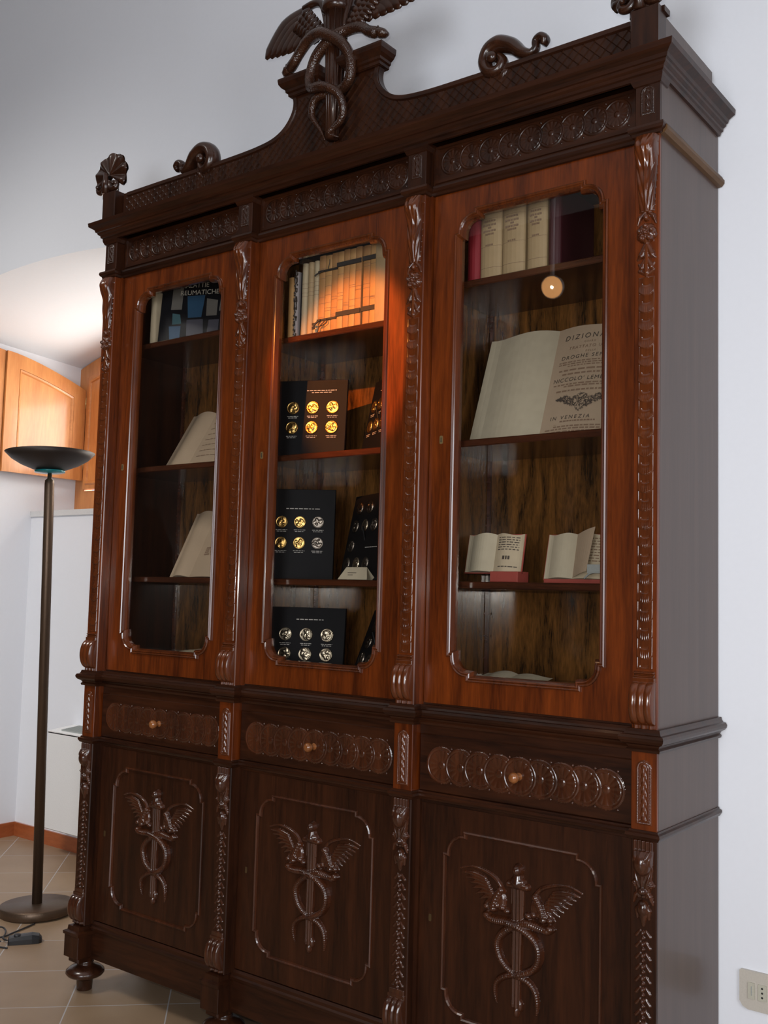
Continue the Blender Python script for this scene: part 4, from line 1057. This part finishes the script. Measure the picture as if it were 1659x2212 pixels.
b = MB(); b.tube(smooth_path([(2.215, .13, 1.700), (2.235, .13, 1.716), (2.27, .13, 1.722)], 5), .003, 6); b.box(2.225, 2.275, .128, .134, 1.716, 1.742); place(b, Matrix()).obj('page_clip', M['grille'], rt_)
# papers on the floor of the right bay
rt_, mt = open_book('open_booklet', 'crumpled open booklet lying on the floor of the right bay', 1.925, .13, 1.369, .12, .13, .11, 78, .010, M['white_paper'], M['white_paper'], .004, stand=False, yaw=-4)
rt_, mt = open_book('open_booklet', 'small booklet standing low in the right corner of the right bay floor', 2.30, .20, 1.369, .06, .06, .07, 30, .012, M['white_paper'], M['paper'], .004, stand=False, yaw=-10)

# middle bay top shelf
z = 2.593
upright_book('book', .952, .984, z, .245, .137, .2, M['tan'], 'thin tan book at the left end of the middle bay top shelf')
t = upright_book('book', .986, 1.006, z, .262, .137, .2, M['pattern'], 'thin book with black and white patterned spine on the middle bay top shelf')
b = MB(); r_ = random.Random(2)
for k in range(60):
    x_ = r_.uniform(.987, 1.002); zz = z+r_.uniform(.11, .255); b.box(x_, x_+.0022, .1350, .139, zz, zz+r_.uniform(.004, .018))
for k in range(22):
    x_ = r_.uniform(.987, 1.001); zz = z+r_.uniform(.005, .11); b.box(x_, x_+.004, .1352, .139, zz, zz+r_.uniform(.004, .012))
b.obj('spine_pattern', M['ink'], t)
upright_book('book', 1.008, 1.018, z, .258, .150, .2, M['cover'], 'thin black book beside the patterned one on the middle bay top shelf')
G3 = 'slim cream volumes on the middle bay top shelf'
for k, (a0, a1, lab, m_) in enumerate(((1.020, 1.050, 'slim pale volume beside the black book on the middle bay top shelf', 'cream2'), (1.051, 1.080, 'slim ochre-tinted volume between two paler ones, middle bay top shelf', 'cream'), (1.081, 1.110, 'slim pale volume touching the ribbon-tied books, middle bay', 'cream2'))):
    upright_book('book', a0, a1, z, .288, .137, .2, M[m_], lab, group=G3, bands=((.55, .0012), (.60, .0012), (.66, .0012), (.72, .0012)), rnd=.5)
G4 = 'tan volumes tied in bundles with black ribbon'
tb = [(1.113, 1.206, 3, 0.0), (1.209, 1.322, 4, -.006), (1.325, 1.388, 2, .0)]
ordw = ['first', 'second', 'third', 'fourth', 'fifth', 'sixth', 'seventh', 'eighth', 'ninth']
tie = []; c_ = 0
for gi, (a0, a1, n, yo) in enumerate(tb):
    for k in range(n):
        xa = a0+(a1-a0)*k/n; xb = a0+(a1-a0)*(k+1)/n-.001
        nb = ['left', 'middle', 'right'][gi]
        upright_book('book', xa, xb, z, .300-.003*((k+gi) % 2), .134+yo, .2, M['tan' if (k+gi) % 2 else 'tan2'], ordw[c_]+' worn tan volume from the left among the ribbon-tied books', group=G4,
                     bands=tuple((random.uniform(.2, .85), .0015) for _ in range(6)), rnd=.12); c_ += 1
    b = MB()
    for zz in (.050, .235):
        h = .017 if gi else .008; dz = .004*gi
        b.box(a0-.001, a1, .1305+yo, .1335+yo, z+zz+dz, z+zz+dz+h)
    if gi == 0:
        b.tube(smooth_path([(a0+.02, .128, z+.055), (a0, .122, z+.040), (a0-.008, .120, z+.026)], 5), .004, 8)
        b.tube(smooth_path([(a0+.05, .128, z+.052), (a0+.02, .124, z+.028), (a0+.012, .122, z+.004)], 5), .0018, 6)
        b.tube(smooth_path([(a0+.055, .128, z+.052), (a0+.05, .124, z+.036), (a0+.015, .122, z+.026)], 5), .0018, 6)
        b.tube(smooth_path([(a0+.03, .128, z+.240), (a0, .124, z+.230), (a0-.008, .12, z+.222)], 5), .003, 8)
        b.tube(smooth_path([(a0+.05, .128, z+.243), (a0+.06, .124, z+.262), (a0+.062, .122, z+.275)], 5), .0014, 6)
        for s_ in range(2): b.box(a0-.014, a0-.002, .1195, .123, z+.020+s_*.016, z+.030+s_*.014)
    o = b.obj('ribbon', M['ribbon']); tag(o, ['knotted black ribbon around the left bundle of tan volumes', 'black ribbon around the middle bundle of four tan volumes', 'black ribbon around the right bundle of tan volumes, highest of three'][gi], 'ribbon', 'ribbons around the tan volumes')
upright_book('book', 1.390, 1.436, z, .300, .120, .23, M['cream'], 'thick cream book with grey side at the right end of the middle bay top shelf', rnd=.1)

# medals -------------------------------------------------------------------
def medal_mesh(seed, r=.0245):
    g = np.random.RandomState(seed); bl = [(g.uniform(-.5, .5)*r, g.uniform(-.6, .6)*r, g.uniform(.15, .4)*r, g.uniform(.15, .5)*r, g.uniform(.0015, .0040)) for _ in range(9)]
    def hf(X, Z):
        d = np.sqrt(X*X+Z*Z); H = np.where(d < r, .003, 0)
        H = H+np.where(d < r, .0014*np.exp(-((d-r*.93)/(r*.05))**2), 0); Q = np.zeros_like(X)
        for a_, c__, rx, rz, h in bl: Q = np.maximum(Q, blob(X, Z, a_, c__, rx, rz, h))
        return H+Q*(d < r*.88)
    return relief_mesh('medal', -r*1.04, r*1.04, -r*1.04, r*1.04, hf, .0011)
MED = [medal_mesh(s_) for s_ in range(5)]
def board(label, pl_, pr_, z, H, lean, medals, mats, rad=1.0, title=None, mat='navy', caps=True, cat='display board'):
    """panel from foot pl_ to foot pr_ (x,y), leaning back"""
    a = Vector((*pl_, z)); c = Vector((*pr_, z)); ex = (c-a).normalized(); w = (c-a).length; yaw = math.atan2(ex.y, ex.x)
    mt = Matrix.Translation(a) @ Matrix.Rotation(yaw, 4, 'Z') @ Matrix.Rotation(-math.radians(lean), 4, 'X')
    root = thing('medal_board', label, cat, tuple((a+c)/2), 'medal display boards in the middle bay')
    place(MB().bbox(0, w, 0, .012, 0, H, .0015), mt).obj('panel', M[mat], root)
    for k, (mx_, mz_) in enumerate(medals):
        me = MED[(k*3+int(z*10)) % 5].copy(); me.materials.clear(); me.materials.append(M[mats[k % len(mats)]])
        o = bpy.data.objects.new('medal', me); COL.objects.link(o)
        o.matrix_basis = mt @ Matrix.Translation((mx_, -.0005, mz_)) @ Matrix.Rotation(k*2.1, 4, 'Y') @ Matrix.Diagonal((rad, rad, rad, 1)); par(o, root)
    if caps:
        rows = []
        for mx_, mz_ in medals:
            for q_ in range(2): rows.append((mx_-.022+.004*q_, mx_+.022-.004*q_, mz_-.034*rad-.006*q_, .0022, .01))
        lines(mt, rows, M['caption'], root, 'captions', y=-.0006)
    if title: lines(mt, title, M['caption'], root, 'heading', y=-.0006, seed=3)
    b = MB(); b.tube([(a+c)/2+Vector((.0, .02, H*.6)), (a+c)/2+Vector((0, .075, .004))], .004, 6); b.obj('stand', M['blackcard'], root)
    return root
g3 = lambda x0, dx, zs: [(x0+dx*i, zz) for zz in zs for i in range(3)]
board('dark board with six shiny gold medals on the middle bay shelf below the books', (.888, .145), (1.160, .255), 2.146, .305, 5, g3(.078, .080, (.196, .118)), ['gold'], 1.0, [(.13, .25, .262, .003, .012), (.15, .23, .254, .003, .012)])
board('angled board with gold medals behind the door stile, right on the medal shelf', (1.212, .285), (1.44, .135), 2.146, .295, 11, g3(.050, .070, (.190, .112)), ['gold'], .95, [(.09, .2, .245, .003, .012)])
board('dark board with six gold medals on the lower middle bay shelf', (.888, .135), (1.105, .275), 1.686, .345, 4, g3(.055, .070, (.218, .138)), ['gold', 'gold', 'pewter'], .92, [(.07, .2, .268, .003, .014)])
board('black angled board with dull medals and medallions behind the folded white card', (1.128, .285), (1.44, .125), 1.686, .325, 11, [(.065, .275), (.155, .275), (.055, .205), (.14, .205), (.22, .205), (.052, .130), (.045, .062), (.13, .062), (.21, .062)], ['pewter', 'pewter', 'pewter', 'silver'], .95, [(.18, .28, .12, .003, .012)], 'blackcard', False)
board('dark board with six silvery medals on the floor of the middle bay', (.895, .150), (1.172, .270), 1.367, .215, 6, g3(.070, .082, (.113, .040)), ['silver'], 1.02, [(.11, .22, .168, .003, .014)])
board('black tilted board with dull medals at the right of the middle bay floor', (1.200, .300), (1.46, .140), 1.367, .225, 20, [(.075, .165), (.165, .165), (.060, .100), (.145, .100), (.050, .035), (.130, .035)], ['pewter'], .98, None, 'blackcard', False)
t = thing('folded_card', 'small folded white card with two printed lines on the middle bay shelf', 'card', (1.343, .11, 1.686))
b = MB(); b.add([(1.278, .098, 1.686), (1.410, .098, 1.686), (1.390, .122, 1.730), (1.298, .122, 1.730), (1.278, .15, 1.686), (1.410, .15, 1.686)], [(0, 1, 2, 3), (4, 3, 2, 5)]); b.obj('card', M['white_paper'], t)
RC = Matrix.Translation((1.312, .1065, 1.7025)) @ Matrix.Rotation(math.radians(62), 4, 'X')
b = MB()
for zz, x0, x1 in ((1.709, 1.313, 1.352), (1.701, 1.317, 1.340)):
    f = (zz-1.686)/.044; y_ = .098+.024*f-.0005; b.add([(x0, y_, zz), (x1, y_, zz), (x1, y_+.001, zz+.0022), (x0, y_+.001, zz+.0022)], [(0, 1, 2, 3)])
b.obj('printed_lines', M['ink'], t)

# ------------------------------------------------------------------ the spotlight whose reflection glows in the right door
sp = Vector((1.04, -1.98, 3.295)); tgt = Vector((1.30, .04, 2.47)); dr_ = (tgt-sp).normalized()
t = thing('spotlight', 'lit ceiling spotlight mirrored as a warm glow in the right door glass', 'lamp', (1.04, -1.98, 5.4))
q_ = dr_.to_track_quat('-Z', 'Y').to_matrix().to_4x4(); ml = Matrix.Translation(sp) @ q_
place(MB().lathe([(.062, 0), (.064, .004), (.050, .055), (.030, .085), (0, .09)], n=32), ml).obj('lamp_housing', M['white_metal'], t)
place(MB().lathe([(.058, -.001), (.045, .02), (.02, .035), (0, .037)], n=32), ml).obj('reflector', M['reflector'], t)
place(MB().lathe([(0, -.004), (.010, 0), (.012, .010), (.008, .03), (0, .032)], n=16), ml).obj('bulb', M['bulb'], t)
MB().tube([tuple(sp+Vector((0, 0, .05))), (1.04, -1.98, 5.4)], .012, 10).obj('stem', M['white_metal'], t)
sl = bpy.data.lights.new('spot_beam', 'SPOT'); sl.energy = 600; sl.color = (1, .31, .055); sl.spot_size = math.radians(19); sl.spot_blend = .45; sl.shadow_soft_size = .02
so_ = bpy.data.objects.new('spot_beam', sl); COL.objects.link(so_); so_.matrix_world = Matrix.Translation(sp+dr_*.03) @ q_
